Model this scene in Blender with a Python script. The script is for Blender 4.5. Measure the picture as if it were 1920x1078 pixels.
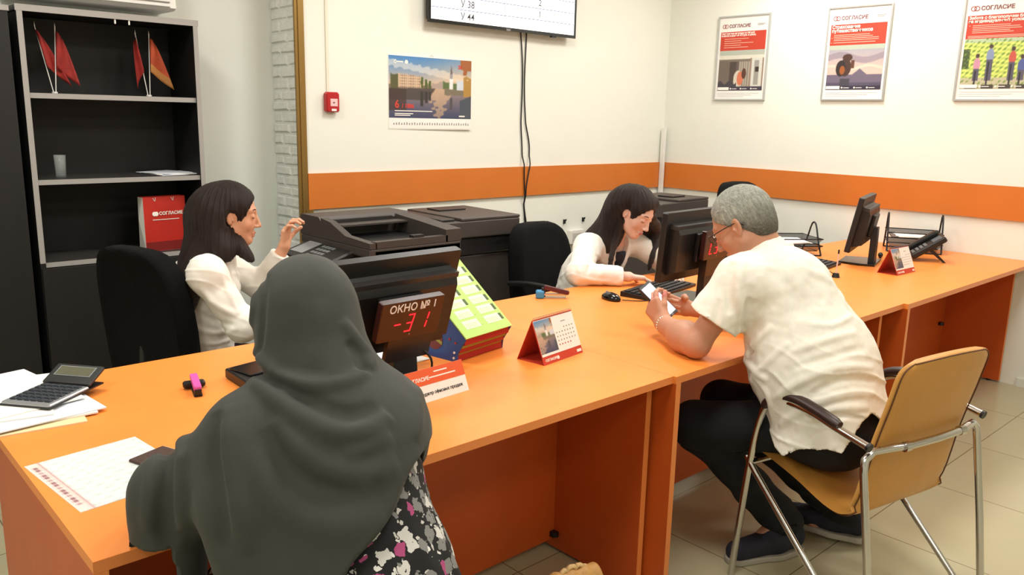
import bpy, math, random
import numpy as np
from mathutils import Vector, Matrix, Euler
random.seed(7)
np.random.seed(7)
for o in list(bpy.data.objects):
    bpy.data.objects.remove(o)
scn = bpy.context.scene
COL = scn.collection

# ------------------------------------------------------------ camera
CAM = (-0.3419, -1.3986, 1.5066)
cd = bpy.data.cameras.new('camera')
cam = bpy.data.objects.new('camera', cd)
COL.objects.link(cam)
R_ = Vector((0.73676213, -0.67576437, 0.02289295))
U_ = Vector((0.12211556, 0.16628662, 0.97848687))
F_ = Vector((0.66503335, 0.71811648, -0.20503503))
mw = Matrix.Identity(4)
for i in range(3):
    mw[i][0] = R_[i]; mw[i][1] = U_[i]; mw[i][2] = -F_[i]; mw[i][3] = CAM[i]
cam.matrix_world = mw
cd.sensor_fit = 'HORIZONTAL'
cd.sensor_width = 36.0
cd.lens = 36.0 * 1533.93 / 1920.0
cd.clip_start = 0.02
scn.camera = cam

# ------------------------------------------------------------ world, lights, exposure
w = bpy.data.worlds.new('world')
scn.world = w
w.use_nodes = True
w.node_tree.nodes['Background'].inputs[0].default_value = (1.0, 0.97, 0.9, 1)
w.node_tree.nodes['Background'].inputs[1].default_value = 0.10
scn.view_settings.view_transform = 'Standard'
scn.view_settings.look = 'None'
scn.view_settings.gamma = 1.0
scn.view_settings.use_curve_mapping = False
scn.view_settings.exposure = 0.0
CEIL = 2.95
LAMPS = [(-1.2, -2.4), (1.0, -2.4), (3.4, -2.4), (-1.2, -0.4), (1.3, -0.5), (3.6, -0.4), (0.2, 1.4), (2.4, 1.3), (4.3, 1.2)]
LAMP_W = (11.0, 24.0, 30.0)
for k, (lx, ly) in enumerate(LAMPS):
    ld = bpy.data.lights.new('ceiling_lamp_light', 'AREA')
    ld.shape = 'SQUARE'; ld.size = 0.56
    ld.energy = LAMP_W[k // 3]
    ld.color = (1.0, 0.985, 0.94)
    lo = bpy.data.objects.new('ceiling_lamp_light', ld)
    COL.objects.link(lo)
    lo.location = (lx, ly, CEIL - 0.03)

# ------------------------------------------------------------ materials
def srgb(c):
    return tuple(((x / 12.92) if x <= 0.04045 else ((x + 0.055) / 1.055) ** 2.4) for x in c)
def C255(r, g, b):
    return srgb((r / 255., g / 255., b / 255.)) + (1.0,)
MATS = {}
def mat(name, rgb, rough=0.5, metal=0.0, spec=0.5, noise=None, bump=None, emit=None, alpha=None, coat=0.0, attr=False, trans=0.0, sheen=0.0, sss=0.0):
    if name in MATS: return MATS[name]
    m = bpy.data.materials.new(name); m.use_nodes = True
    nt = m.node_tree; b = nt.nodes['Principled BSDF']
    col = C255(*rgb)
    b.inputs['Base Color'].default_value = col
    b.inputs['Roughness'].default_value = rough
    b.inputs['Metallic'].default_value = metal
    b.inputs['Specular IOR Level'].default_value = spec
    b.inputs['Coat Weight'].default_value = coat
    b.inputs['Sheen Weight'].default_value = sheen
    b.inputs['Transmission Weight'].default_value = trans
    if sss:
        b.inputs['Subsurface Weight'].default_value = sss
        b.inputs['Subsurface Radius'].default_value = (0.6, 0.25, 0.12)
        b.inputs['Subsurface Scale'].default_value = 0.01
    tc = nt.nodes.new('ShaderNodeTexCoord')
    if noise:       # (scale, amount, stretch)
        sc, am = noise[0], noise[1]
        mp = nt.nodes.new('ShaderNodeMapping')
        st = noise[2] if len(noise) > 2 else (1, 1, 1)
        mp.inputs['Scale'].default_value = st
        n = nt.nodes.new('ShaderNodeTexNoise'); n.inputs['Scale'].default_value = sc; n.inputs['Detail'].default_value = 4
        mx = nt.nodes.new('ShaderNodeMix'); mx.data_type = 'RGBA'; mx.blend_type = 'MULTIPLY'
        mx.inputs['Factor'].default_value = 1.0
        cr = nt.nodes.new('ShaderNodeMapRange')
        cr.inputs['From Min'].default_value = 0.3; cr.inputs['From Max'].default_value = 0.7
        cr.inputs['To Min'].default_value = 1 - am; cr.inputs['To Max'].default_value = 1 + am * 0.3
        nt.links.new(tc.outputs['Object'], mp.inputs['Vector'])
        nt.links.new(mp.outputs[0], n.inputs['Vector'])
        nt.links.new(n.outputs['Fac'], cr.inputs['Value'])
        mx.inputs['A'].default_value = col
        nt.links.new(cr.outputs['Result'], mx.inputs['B'])
        nt.links.new(mx.outputs['Result'], b.inputs['Base Color'])
    if attr:
        at = nt.nodes.new('ShaderNodeAttribute'); at.attribute_name = 'Col'
        nt.links.new(at.outputs['Color'], b.inputs['Base Color'])
    if bump:        # (scale, strength, stretch)
        mp = nt.nodes.new('ShaderNodeMapping')
        mp.inputs['Scale'].default_value = bump[2] if len(bump) > 2 else (1, 1, 1)
        n = nt.nodes.new('ShaderNodeTexNoise'); n.inputs['Scale'].default_value = bump[0]; n.inputs['Detail'].default_value = 5
        bp = nt.nodes.new('ShaderNodeBump'); bp.inputs['Strength'].default_value = bump[1]; bp.inputs['Distance'].default_value = 0.01
        nt.links.new(tc.outputs['Object'], mp.inputs['Vector'])
        nt.links.new(mp.outputs[0], n.inputs['Vector'])
        nt.links.new(n.outputs['Fac'], bp.inputs['Height'])
        nt.links.new(bp.outputs[0], b.inputs['Normal'])
    if emit:
        b.inputs['Emission Color'].default_value = C255(*emit[0]); b.inputs['Emission Strength'].default_value = emit[1]
    if alpha is not None:
        b.inputs['Alpha'].default_value = alpha
    MATS[name] = m
    return m

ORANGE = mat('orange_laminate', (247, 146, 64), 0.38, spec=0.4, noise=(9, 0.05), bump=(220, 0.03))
EDGE = mat('orange_edge_band', (230, 136, 70), 0.4)
ORANGE_SHADED = mat('orange_laminate_shaded', (200, 88, 28), 0.42, noise=(7, 0.06))  # same laminate as the desktop, under-desk shade put into the colour
BAND = mat('orange_wall_board', (208, 116, 42), 0.45, noise=(5, 0.05))
WALL = mat('white_plaster', (233, 234, 224), 0.85, noise=(2.2, 0.02), bump=(90, 0.05))
WALLP = mat('pale_plaster', (222, 226, 218), 0.85, noise=(2.2, 0.02))
CEILM = mat('ceiling_white', (238, 236, 228), 0.9)
STONE = mat('pale_stone_brick', (228, 230, 224), 0.9, noise=(30, 0.10), bump=(70, 0.4))
GOLD = mat('gold_trim', (150, 118, 62), 0.38, metal=0.6, noise=(14, 0.25, (1, 1, 0.05)))
WENGE = mat('wenge_board', (9, 8, 8), 0.55, noise=(6, 0.25, (8, 8, 0.4)))
WENGE_D = mat('wenge_door', (16, 13, 12), 0.6, noise=(4, 0.3, (8, 8, 0.4)))
CABGREY = mat('grey_edge_board', (160, 156, 152), 0.5)
BLACK = mat('black_plastic', (20, 20, 21), 0.42, bump=(300, 0.05))
BLACKG = mat('black_gloss', (12, 12, 13), 0.15)
BLACKF = mat('black_fabric', (9, 9, 10), 0.95, noise=(40, 0.25), bump=(400, 0.3), spec=.2)
PRN = mat('printer_brown_plastic', (66, 59, 55), 0.5, bump=(260, 0.05))
PRND = mat('printer_dark_plastic', (34, 31, 31), 0.45)
PAPER = mat('white_paper', (236, 234, 228), 0.8)
PAPERB = mat('bluish_paper', (224, 228, 236), 0.8)
CREAM = mat('cream_paper', (232, 206, 160), 0.8)
CHROME = mat('chrome', (200, 198, 196), 0.16, metal=1.0)
SILVER = mat('silver_frame', (190, 192, 190), 0.35, metal=0.55)
TAN = mat('tan_leatherette', (200, 142, 66), 0.42, noise=(6, 0.08), bump=(160, 0.12))
STITCH = mat('brown_piping', (96, 56, 26), 0.6)
ARMBR = mat('dark_brown_armpad', (52, 34, 30), 0.4)
RED = mat('red_print', (196, 62, 40), 0.5)
REDP = mat('red_plastic', (176, 22, 30), 0.35)
WHITEP = mat('white_plastic', (232, 230, 224), 0.4)
GREYP = mat('grey_plastic', (120, 122, 122), 0.45)
PICT = mat('printed_picture', (255, 255, 255), 0.45, attr=True)
INKW = mat('white_ink', (244, 236, 226), 0.6)
INKR = mat('red_ink', (176, 60, 60), 0.6)
INKD = mat('dark_ink', (60, 55, 60), 0.6)
INKG = mat('grey_ink', (150, 146, 142), 0.6)

# ------------------------------------------------------------ mesh builder
class MB:
    def __init__(s):
        s.v = []; s.f = []; s.m = []; s.mats = []; s.sm = []
    def mi(s, m):
        if m not in s.mats: s.mats.append(m)
        return s.mats.index(m)
    def add(s, vs, fs, m, smooth=False, T=None):
        n = len(s.v); k = s.mi(m)
        for p in vs:
            p = Vector(p)
            if T is not None: p = T @ p
            s.v.append(tuple(p))
        for f in fs:
            s.f.append(tuple(i + n for i in f)); s.m.append(k); s.sm.append(smooth)
        return s
    def box(s, x0, x1, y0, y1, z0, z1, m, T=None, bev=0.0):
        if bev > 0:
            b = bev
            return s.prism([(x0 + b, y0), (x1 - b, y0), (x1, y0 + b), (x1, y1 - b), (x1 - b, y1), (x0 + b, y1), (x0, y1 - b), (x0, y0 + b)], z0, z1, m, T, bev)
        vs = [(x, y, z) for z in (z0, z1) for y in (y0, y1) for x in (x0, x1)]
        return s.add(vs, [(0, 2, 3, 1), (4, 5, 7, 6), (0, 1, 5, 4), (2, 6, 7, 3), (1, 3, 7, 5), (0, 4, 6, 2)], m, False, T)
    def prism(s, poly, z0, z1, m, T=None, bev=0.0):
        """polygon in xy extruded in z; bev = shrink of end caps"""
        n = len(poly)
        cx = sum(p[0] for p in poly) / n; cy = sum(p[1] for p in poly) / n
        a = sum(poly[i][0] * poly[(i + 1) % n][1] - poly[(i + 1) % n][0] * poly[i][1] for i in range(n))
        if a < 0: poly = poly[::-1]
        rings = []
        def ring(z, d):
            r = []
            for (x, y) in poly:
                l = math.hypot(x - cx, y - cy) or 1
                r.append((x - (x - cx) / l * d, y - (y - cy) / l * d, z))
            return r
        if bev > 0: rings = [ring(z0, bev), ring(z0 + bev, 0), ring(z1 - bev, 0), ring(z1, bev)]
        else: rings = [ring(z0, 0), ring(z1, 0)]
        vs = [p for r in rings for p in r]; fs = []
        for k in range(len(rings) - 1):
            for i in range(n):
                j = (i + 1) % n
                fs.append((k * n + i, k * n + j, (k + 1) * n + j, (k + 1) * n + i))
        fs.append(tuple(range(n))[::-1]); fs.append(tuple((len(rings) - 1) * n + i for i in range(n)))
        return s.add(vs, fs, m, False, T)
    def tube(s, pts, r, m, n=10, T=None, caps=True, flat=1.0):
        P = [Vector(p) for p in pts]; L = len(P)
        rr = r if isinstance(r, (list, tuple)) else [r] * L
        t0 = (P[1] - P[0]).normalized()
        up = Vector((0, 0, 1)) if abs(t0.z) < 0.9 else Vector((1, 0, 0))
        a = t0.cross(up).normalized(); vs = []; fs = []
        for i in range(L):
            t = ((P[min(i + 1, L - 1)] - P[i]).normalized() + (P[i] - P[max(i - 1, 0)]).normalized()) if 0 < i < L - 1 else (P[min(i + 1, L - 1)] - P[max(i - 1, 0)])
            t = t.normalized() if t.length > 1e-9 else t0
            a = (a - t * a.dot(t)).normalized(); b = t.cross(a)
            for k in range(n):
                an = 2 * math.pi * k / n
                vs.append(P[i] + a * math.cos(an) * rr[i] + b * math.sin(an) * rr[i] * flat)
        for i in range(L - 1):
            for k in range(n):
                j = (k + 1) % n
                fs.append((i * n + k, i * n + j, (i + 1) * n + j, (i + 1) * n + k))
        s.add(vs, fs, m, True, T)
        if caps: s.add(vs[:n], [tuple(range(n))[::-1]], m, False, T); s.add(vs[-n:], [tuple(range(n))], m, False, T)
        return s
    def cyl(s, c, r, z0, z1, m, n=20, T=None, r2=None):
        return s.tube([(c[0], c[1], z0), (c[0], c[1], z1)], [r, r if r2 is None else r2], m, n, T)
    def ell(s, c, r, m, n=12, T=None):
        vs = []; fs = []; h = n
        for i in range(h + 1):
            th = math.pi * i / h
            for k in range(n * 2):
                ph = math.pi * k / n
                vs.append((c[0] + r[0] * math.sin(th) * math.cos(ph), c[1] + r[1] * math.sin(th) * math.sin(ph), c[2] + r[2] * math.cos(th)))
        for i in range(h):
            for k in range(n * 2):
                j = (k + 1) % (2 * n)
                fs.append((i * 2 * n + k, (i + 1) * 2 * n + k, (i + 1) * 2 * n + j, i * 2 * n + j))
        return s.add(vs, fs, m, True, T)
    def text(s, txt, size, m, T, bold=0.0, align='LEFT', ext=0.0004, shear=0.0, sx=1.0):
        cu = bpy.data.curves.new('t', 'FONT'); cu.body = txt; cu.size = size; cu.offset = bold; cu.extrude = ext
        cu.align_x = align; cu.shear = shear; cu.resolution_u = 3
        ob = bpy.data.objects.new('t', cu); COL.objects.link(ob)
        dg = bpy.context.evaluated_depsgraph_get(); dg.update()
        me = bpy.data.meshes.new_from_object(ob.evaluated_get(dg))
        s.add([(v.co.x * sx, v.co.y, v.co.z) for v in me.vertices], [tuple(p.vertices) for p in me.polygons], m, False, T)
        bpy.data.objects.remove(ob); bpy.data.curves.remove(cu); bpy.data.meshes.remove(me)
        return s
    def build(s, name, parent=None, smooth=None):
        me = bpy.data.meshes.new(name); me.from_pydata(s.v, [], s.f)
        for m in s.mats: me.materials.append(m)
        me.polygons.foreach_set('material_index', s.m)
        me.polygons.foreach_set('use_smooth', [True] * len(s.f) if smooth else s.sm)
        me.validate(); me.update()
        o = bpy.data.objects.new(name, me); COL.objects.link(o)
        if parent is not None: o.parent = parent
        return o
def tag(o, label, cat, group=None, kind=None):
    if label: o['label'] = label
    if cat: o['category'] = cat
    if group: o['group'] = group
    if kind: o['kind'] = kind
    return o
def thing(name, label, cat, loc=(0, 0, 0), rz=0.0, group=None):
    o = bpy.data.objects.new(name, None); COL.objects.link(o)
    o.location = loc; o.rotation_euler = (0, 0, rz); o.empty_display_size = 0.05
    return tag(o, label, cat, group)
def struct(mb, name, label=None):
    o = mb.build(name); o['kind'] = 'structure'
    if label: o['label'] = label
    return o
def box(name, a, m, parent=None, bev=0.0):
    return MB().box(*a, m, bev=bev).build(name, parent)
def TR(loc, rx=0, ry=0, rz=0):
    return Matrix.Translation(loc) @ Euler((rx, ry, rz), 'XYZ').to_matrix().to_4x4()
def arc(c, r, a0, a1, n, ax='xz', y=0):
    out = []
    for i in range(n + 1):
        a = a0 + (a1 - a0) * i / n
        p = (c[0] + r * math.cos(a), c[1] + r * math.sin(a))
        out.append((p[0], y, p[1]) if ax == 'xz' else (p[0], p[1], y))
    return out
def smooth_path(pts, k=4):
    """Catmull-Rom through the points"""
    P = [Vector(p) for p in pts]; out = []
    for i in range(len(P) - 1):
        p0 = P[max(i - 1, 0)]; p1 = P[i]; p2 = P[i + 1]; p3 = P[min(i + 2, len(P) - 1)]
        for j in range(k):
            t = j / k
            out.append(0.5 * ((2 * p1) + (p2 - p0) * t + (2 * p0 - 5 * p1 + 4 * p2 - p3) * t * t + (3 * p1 - p0 - 3 * p2 + p3) * t ** 3))
    out.append(P[-1]); return out
def picture(name, wd, ht, nx, ny, fn, parent, T, m=PICT):
    """grid whose faces carry printed colours from fn(u, v) -> sRGB 0..255 arrays"""
    u = (np.arange(nx) + .5) / nx; v = (np.arange(ny) + .5) / ny
    Ug, Vg = np.meshgrid(u, v)
    rgb = np.clip(fn(Ug, Vg), 0, 255) / 255.0
    Pd = np.pad(rgb, ((1, 1), (1, 1), (0, 0)), 'edge')
    rgb = (Pd[1:-1, 1:-1] * 2 + Pd[:-2, 1:-1] + Pd[2:, 1:-1] + Pd[1:-1, :-2] + Pd[1:-1, 2:]) / 6
    rng = np.random.RandomState(nx); rgb = np.clip(rgb * (1 + .014 * rng.randn(ny, nx, 1)), 0, 1)
    lin = np.where(rgb <= 0.04045, rgb / 12.92, ((rgb + 0.055) / 1.055) ** 2.4)
    X, Y = np.meshgrid(np.linspace(-wd / 2, wd / 2, nx + 1), np.linspace(0, ht, ny + 1))
    vs = [tuple(T @ Vector((x, y, 0))) for x, y in zip(X.ravel(), Y.ravel())]
    fs = []
    for j in range(ny):
        for i in range(nx):
            a = j * (nx + 1) + i; fs.append((a, a + 1, a + nx + 2, a + nx + 1))
    me = bpy.data.meshes.new(name); me.from_pydata(vs, [], fs); me.materials.append(m)
    ca = me.color_attributes.new('Col', 'FLOAT_COLOR', 'CORNER')
    arr = np.ones((nx * ny, 4, 4), np.float32); arr[:, :, :3] = lin.reshape(-1, 1, 3)
    ca.data.foreach_set('color', arr.ravel())
    me.update()
    o = bpy.data.objects.new(name, me); COL.objects.link(o)
    if parent is not None: o.parent = parent
    return o

# ------------------------------------------------------------ room shell
XW, YB = 5.06, 2.69
XL, YF, YA = -2.6, -4.2, 2.965
def tile_floor():
    m = bpy.data.materials.new('glossy_beige_tiles'); m.use_nodes = True
    nt = m.node_tree; b = nt.nodes['Principled BSDF']
    tc = nt.nodes.new('ShaderNodeTexCoord'); mp = nt.nodes.new('ShaderNodeMapping')
    mp.inputs['Location'].default_value = (TILE_OFF[0], TILE_OFF[1], 0)
    br = nt.nodes.new('ShaderNodeTexBrick')
    br.offset = 0.0; br.inputs['Scale'].default_value = 1.0
    br.inputs['Brick Width'].default_value = TILE; br.inputs['Row Height'].default_value = TILE
    br.inputs['Mortar Size'].default_value = 0.0022; br.inputs['Mortar Smooth'].default_value = 0.2
    br.inputs['Color1'].default_value = C255(186, 178, 146); br.inputs['Color2'].default_value = C255(190, 182, 150)
    br.inputs['Mortar'].default_value = C255(120, 106, 80)
    n = nt.nodes.new('ShaderNodeTexNoise'); n.inputs['Scale'].default_value = 3.0
    mx = nt.nodes.new('ShaderNodeMix'); mx.data_type = 'RGBA'; mx.blend_type = 'MULTIPLY'; mx.inputs['Factor'].default_value = 0.10
    nt.links.new(tc.outputs['Object'], mp.inputs['Vector']); nt.links.new(mp.outputs[0], br.inputs['Vector'])
    nt.links.new(tc.outputs['Object'], n.inputs['Vector'])
    nt.links.new(br.outputs['Color'], mx.inputs['A']); nt.links.new(n.outputs['Color'], mx.inputs['B'])
    nt.links.new(mx.outputs['Result'], b.inputs['Base Color'])
    b.inputs['Roughness'].default_value = 0.22; b.inputs['Specular IOR Level'].default_value = 0.45
    return m
TILE = 0.612
TILE_OFF = (-0.170, 0.20)
struct(MB().box(XL, XW + .1, YF, YA + .1, -0.08, 0, tile_floor()), 'floor', 'glossy beige floor tiles with thin dark joints')
struct(MB().box(XL, XW + .1, YF, YA + .1, CEIL, CEIL + .08, CEILM), 'ceiling')
struct(MB().box(1.88, XW + .1, YB, YA + .1, 0, CEIL, WALL), 'wall_back', 'white back wall above and below the orange board')
struct(MB().box(XW, XW + .1, YF, YB, 0, CEIL, WALL), 'wall_right', 'white right wall with framed posters')
struct(MB().box(XL, 1.856, YA, YA + .1, 0, CEIL, WALLP), 'wall_alcove', 'pale wall of the recess behind the dark cabinets')
struct(MB().box(XL - .1, XL, YF, YA, 0, CEIL, WALL), 'wall_left')
struct(MB().box(XL, XW, YF - .1, YF, 0, CEIL, WALL), 'wall_front')
# stone return: irregular courses of rough bricks
st = MB(); st.box(1.850, 1.88, YB, YA, 0, CEIL, STONE)
z = 0.0; row = 0
while z < CEIL - 0.03:
    h = 0.058 + random.uniform(-.006, .008); y = YB - 0.0
    lens = [0.17, 0.11] if row % 2 else [0.09, 0.19]
    for L in lens:
        y1 = min(y + L, YA); d = random.uniform(0.008, 0.017)
        yy0, yy1 = y + .004, y1 - .004 + random.uniform(-.006, .0)
        a = random.uniform(0, .006)
        vs = [(1.852, yy0, z + .004), (1.852, yy1, z + .004), (1.852, yy1, z + h - .004), (1.852, yy0, z + h - .004),
              (1.852 - d, yy0 + .01, z + .012 + a), (1.852 - d * .9, yy1 - .01, z + .012), (1.852 - d * .7, yy1 - .01, z + h - .010), (1.852 - d * .8, yy0 + .01, z + h - .012 + a)]
        st.add(vs, [(4, 5, 6, 7)[::-1], (0, 1, 5, 4)[::-1], (1, 2, 6, 5)[::-1], (2, 3, 7, 6)[::-1], (3, 0, 4, 7)[::-1]], STONE)
        y = y1
    z += h; row += 1
struct(st, 'wall_return', 'rough pale stone brick end of the back wall')
g = MB()
for (x0, x1, d) in ((1.836, 1.852, .016), (1.852, 1.866, .022), (1.866, 1.890, .014)):
    g.box(x0, x1, YB - d, YB, 0, CEIL, GOLD)
struct(g, 'trim_1', 'gold corner moulding beside the stone bricks')
struct(MB().box(1.890, XW - .02, YB - .018, YB, .975, 1.172, BAND), 'trim_2', 'orange board running along the back wall')
struct(MB().box(XW - .018, XW, YF, YB - .02, .975, 1.172, BAND), 'trim_3', 'orange board running along the right wall')
struct(MB().box(1.87, 1.915, YB - .02, YB, 0, .975, GOLD), 'trim_4', 'gold strip below the orange board')
struct(MB().box(XW - .014, XW, YF, -.02, .0, .05, WALLP), 'baseboard_right')

# ceiling lamps
for lx, ly in LAMPS:
    t = thing('ceiling_lamp', 'square recessed ceiling light panel', 'ceiling light', (lx, ly, CEIL), 0, 'ceiling light panels')
    fr = MB()
    for a in ((-.3, .3, -.3, -.285), (-.3, .3, .285, .3), (-.3, -.285, -.285, .285), (.285, .3, -.285, .285)):
        fr.box(a[0], a[1], a[2], a[3], -.025, 0, WHITEP)
    fr.build('frame', t)
    box('diffuser', (-.285, .285, -.285, .285, -.012, -.002), mat('lit_diffuser', (255, 250, 236), .6, emit=((255, 248, 230), 2.0)), t)

# ------------------------------------------------------------ desks
def desk(x0, x1, yf, name_label, lpanel, rpanel, mod_y=.44, depth=1.10, dy=0.0):
    t = thing('desk', name_label, 'desk', (x0, yf, 0))
    W = x1 - x0
    top = MB()
    top.box(0, W, 0, depth, .727, .75, ORANGE)
    top.box(-.0006, W + .0006, -.0006, .0, .7272, .7496, EDGE)
    top.build('desktop', t)
    for i, (px, y0) in enumerate(((0.0 + lpanel[0], lpanel[1]), (W - .024 - rpanel[0], rpanel[1]))):
        p = MB(); y1 = lpanel[2] if i == 0 else rpanel[2]
        p.box(px, px + .024, y0, y1, .012, .7268, ORANGE_SHADED)
        p.box(px + .0004, px + .0236, y0 - .001, y0, .012, .7268, EDGE)
        p.cyl((px + .012, y0 + .06), .01, 0, .012, BLACK, 8); p.cyl((px + .012, y1 - .06), .01, 0, .012, BLACK, 8)
        p.build('side_panel', t)
    MB().box(lpanel[0] + .024, W - .024 - rpanel[0], mod_y, mod_y + .018, .045, .7268, ORANGE_SHADED).build('modesty_panel', t)
    return t
d1 = desk(0, 1.6255, 0.0, 'nearest orange desk, in front of the woman in the grey headscarf', (0, .0, .78), (0.012, .068, .9))
d2 = desk(1.6265, 3.2615, -.011, 'middle orange desk where the man in the white shirt leans', (0, .0, .9), (0.10, .045, .9))
d3 = desk(3.2625, 5.055, -.03, 'far orange desk running up to the right wall', (0, .0, .9), (0.0, .10, .9), mod_y=.45)
cg = MB(); cg.cyl((1.585, .432), .018, .06, .078, BLACK, 14)
cg.build('cable_grommet', d1)
MB().cyl((1.70, .44), .018, .30, .318, BLACK, 14).build('cable_grommet', d3)
for x0, x1, lab in ((.04, 1.57, 'nearest'), (1.66, 3.12, 'middle'), (3.30, 5.0, 'far')):
    tag(MB().box(x0, x1, .60, .66, 0, .05, mat('dark_metal_channel', (92, 86, 80), .4, metal=.4)).build('cable_channel'), 'grey cable channel on the floor under the %s orange desk' % lab, 'cable channel', 'cable channels under the desks')

# ------------------------------------------------------------ cabinets
def bookcase():
    t = thing('bookcase', 'tall black bookcase with grey edges and open shelves by the stone wall', 'bookcase', (.539, 2.62, 0))
    W, D, H = .759, .335, 1.914
    b = MB()
    b.box(.022, W - .022, D - .01, D, .05, H - .022, WENGE)
    b.build('back_panel', t)
    for x in (0, W - .022):
        s = MB(); s.box(x, x + .022, .0011, D, 0, H - .0245, WENGE); s.box(x, x + .022, 0, .001, 0.82, H - .0245, CABGREY)
        s.box(x, x + .022, 0, .001, 0, .82, WENGE)
        s.build('side_panel', t)
    s = MB(); s.box(-.004, W + .004, .004, D, H - .022, H, WENGE); s.box(-.004, W + .004, 0, .004, H - .024, H, CABGREY)
    s.box(-.004, W + .004, 0, D, H + .0002, H + .003, CABGREY)
    s.build('top_board', t)
    for z in (1.557, 1.186, .82):
        s = MB(); s.box(.022, W - .022, .014, D - .01, z - .022, z, WENGE); s.box(.022, W - .022, .012, .014, z - .022, z, CABGREY); s.box(.022, W - .022, .012, D - .01, z, z + .0008, mat('shelf_top', (50, 48, 46), .5))
        s.build('shelf', t)
    for x0, x1 in ((.002, W / 2 - .002), (W / 2 + .002, W - .002)):
        d = MB().box(x0, x1, -.018, 0, .06, .796, WENGE_D).build('door', t)
        hx = x1 - .03 if x0 < .1 else x0 + .03
        MB().tube([(hx, -.018, .62), (hx, -.04, .63), (hx, -.04, .73), (hx, -.018, .74)], .004, BLACK, 8).build('handle', d)
    box('plinth', (.022, W - .022, .02, D - .02, 0, .06), WENGE, t)
    for x in (.39, .45):
        MB().cyl((x, .008), .004, H - .044, H - .0245, WHITEP, 8).build('hook', t)
bookcase()
t = thing('wardrobe', 'closed dark wenge cabinet left of the bookcase', 'cabinet', (-.30, 2.62, 0))
s = MB(); s.box(0, .81, .018, .335, 0, 1.885, WENGE); s.build('body', t)
MB().box(-.003, .813, 0, .335, 1.885, 1.907, CABGREY).build('top_board', t)
for x0, x1 in ((.003, .403), (.407, .807)):
    d = MB().box(x0, x1, 0, .018, .05, 1.882, WENGE_D).build('door', t)
    hx = x1 - .03 if x0 < .1 else x0 + .03
    MB().tube([(hx, 0, .9), (hx, -.022, .91), (hx, -.022, 1.03), (hx, 0, 1.04)], .004, BLACK, 8).build('handle', d)

# air conditioner above the bookcase
t = thing('air_conditioner', 'white air conditioner with louvres above the bookcase', 'air conditioner', (.55, YA, 1.965))
b = MB(); b.prism([(-.22, .01), (-.19, -.0), (0, 0), (0, .28), (-.16, .28), (-.21, .22)], 0, .70, WHITEP, Matrix(((0, 0, 1, 0), (1, 0, 0, 0), (0, 1, 0, 0), (0, 0, 0, 1))))
b.build('casing', t)
l = MB()
for k in range(3):
    l.box(.03, .67, -.226, -.20, .012 + k * .022, .016 + k * .022, mat('grey_slot', (130, 128, 122), .6))
l.build('louvre', t)

# ------------------------------------------------------------ wall things
def monitor_tv():
    t = thing('wall_screen', 'flat wall screen showing the queue numbers', 'screen', (3.29, 2.62, 2.035))
    W = 1.25; H = .72
    MB().box(-W / 2 + .02, W / 2 - .02, .012, .05, .02, H - .02, BLACK).build('housing', t)
    f = MB()
    f.box(-W / 2, W / 2, -.004, .012, 0, .02, BLACKG); f.box(-W / 2, W / 2, -.004, .012, H - .014, H, BLACKG)
    f.box(-W / 2, -W / 2 + .016, -.004, .012, .02, H - .014, BLACKG); f.box(W / 2 - .016, W / 2, -.004, .012, .02, H - .014, BLACKG)
    f.box(.40, .44, -.002, .02, -.008, 0, BLACK)
    f.build('bezel', t)
    s = MB().box(-W / 2 + .016, W / 2 - .016, 0, .010, .02, H - .014, mat('screen_glow', (250, 252, 255), .3, emit=((250, 252, 255), 1.1))).build('screen_panel', t)
    ln = MB(); GL = mat('screen_line', (90, 100, 150), .5)
    for z in (.088, .160, .232, .304, .376, .448, .520, .592, .664):
        ln.box(-W / 2 + .02, W / 2 - .02, -.0008, 0, z, z + .0035, GL)
    ln.box(-.03, -.027, -.0008, 0, .02, .70, GL)
    T = lambda x, z: TR((x, -.001, z), math.pi / 2)
    for k, (a, c_) in enumerate((('У 44', ''), ('У 38', '1'), ('У 37', '2'), ('У 36', '1'), ('У 35', '3'), ('У 34', '2'), ('У 33', '1'))):
        ln.text(a, .058, INKD, T(-.33, .034 + k * .072), 0.0004, 'CENTER', .0002)
        if c_: ln.text(c_, .058, INKD, T(.28, .034 + k * .072), 0.0004, 'CENTER', .0002)
    ln.build('screen_text', s)
    MB().box(-.2, .2, .05, .068, .2, .5, BLACK).build('wall_bracket', t)
    MB().box(-.015, .02, -.006, .0, -.001, .012, GREYP).build('logo_badge', t)
monitor_tv()
for k, (x0, x1, lab) in enumerate(((3.46, 3.535, 'left black cable hanging from the wall screen'), (3.505, 3.56, 'right black cable hanging from the wall screen'))):
    pts = []
    for i in range(26):
        f = i / 25; z = 2.06 - f * 1.36
        sway = .012 * math.sin(f * 9 + k * 2.2) + (.022 * math.sin((f - .45) * 14) if f > .45 else 0) * (1 if k else .4)
        yy = YB - .008 - (.018 if z < 1.20 and z > .95 else 0)
        pts.append((x0 + (x1 - x0) * f + sway, yy, z))
    tag(MB().tube(smooth_path(pts, 2), .0045, BLACK, 6).build('power_cable'), lab, 'cable', 'wall screen cables')
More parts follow.
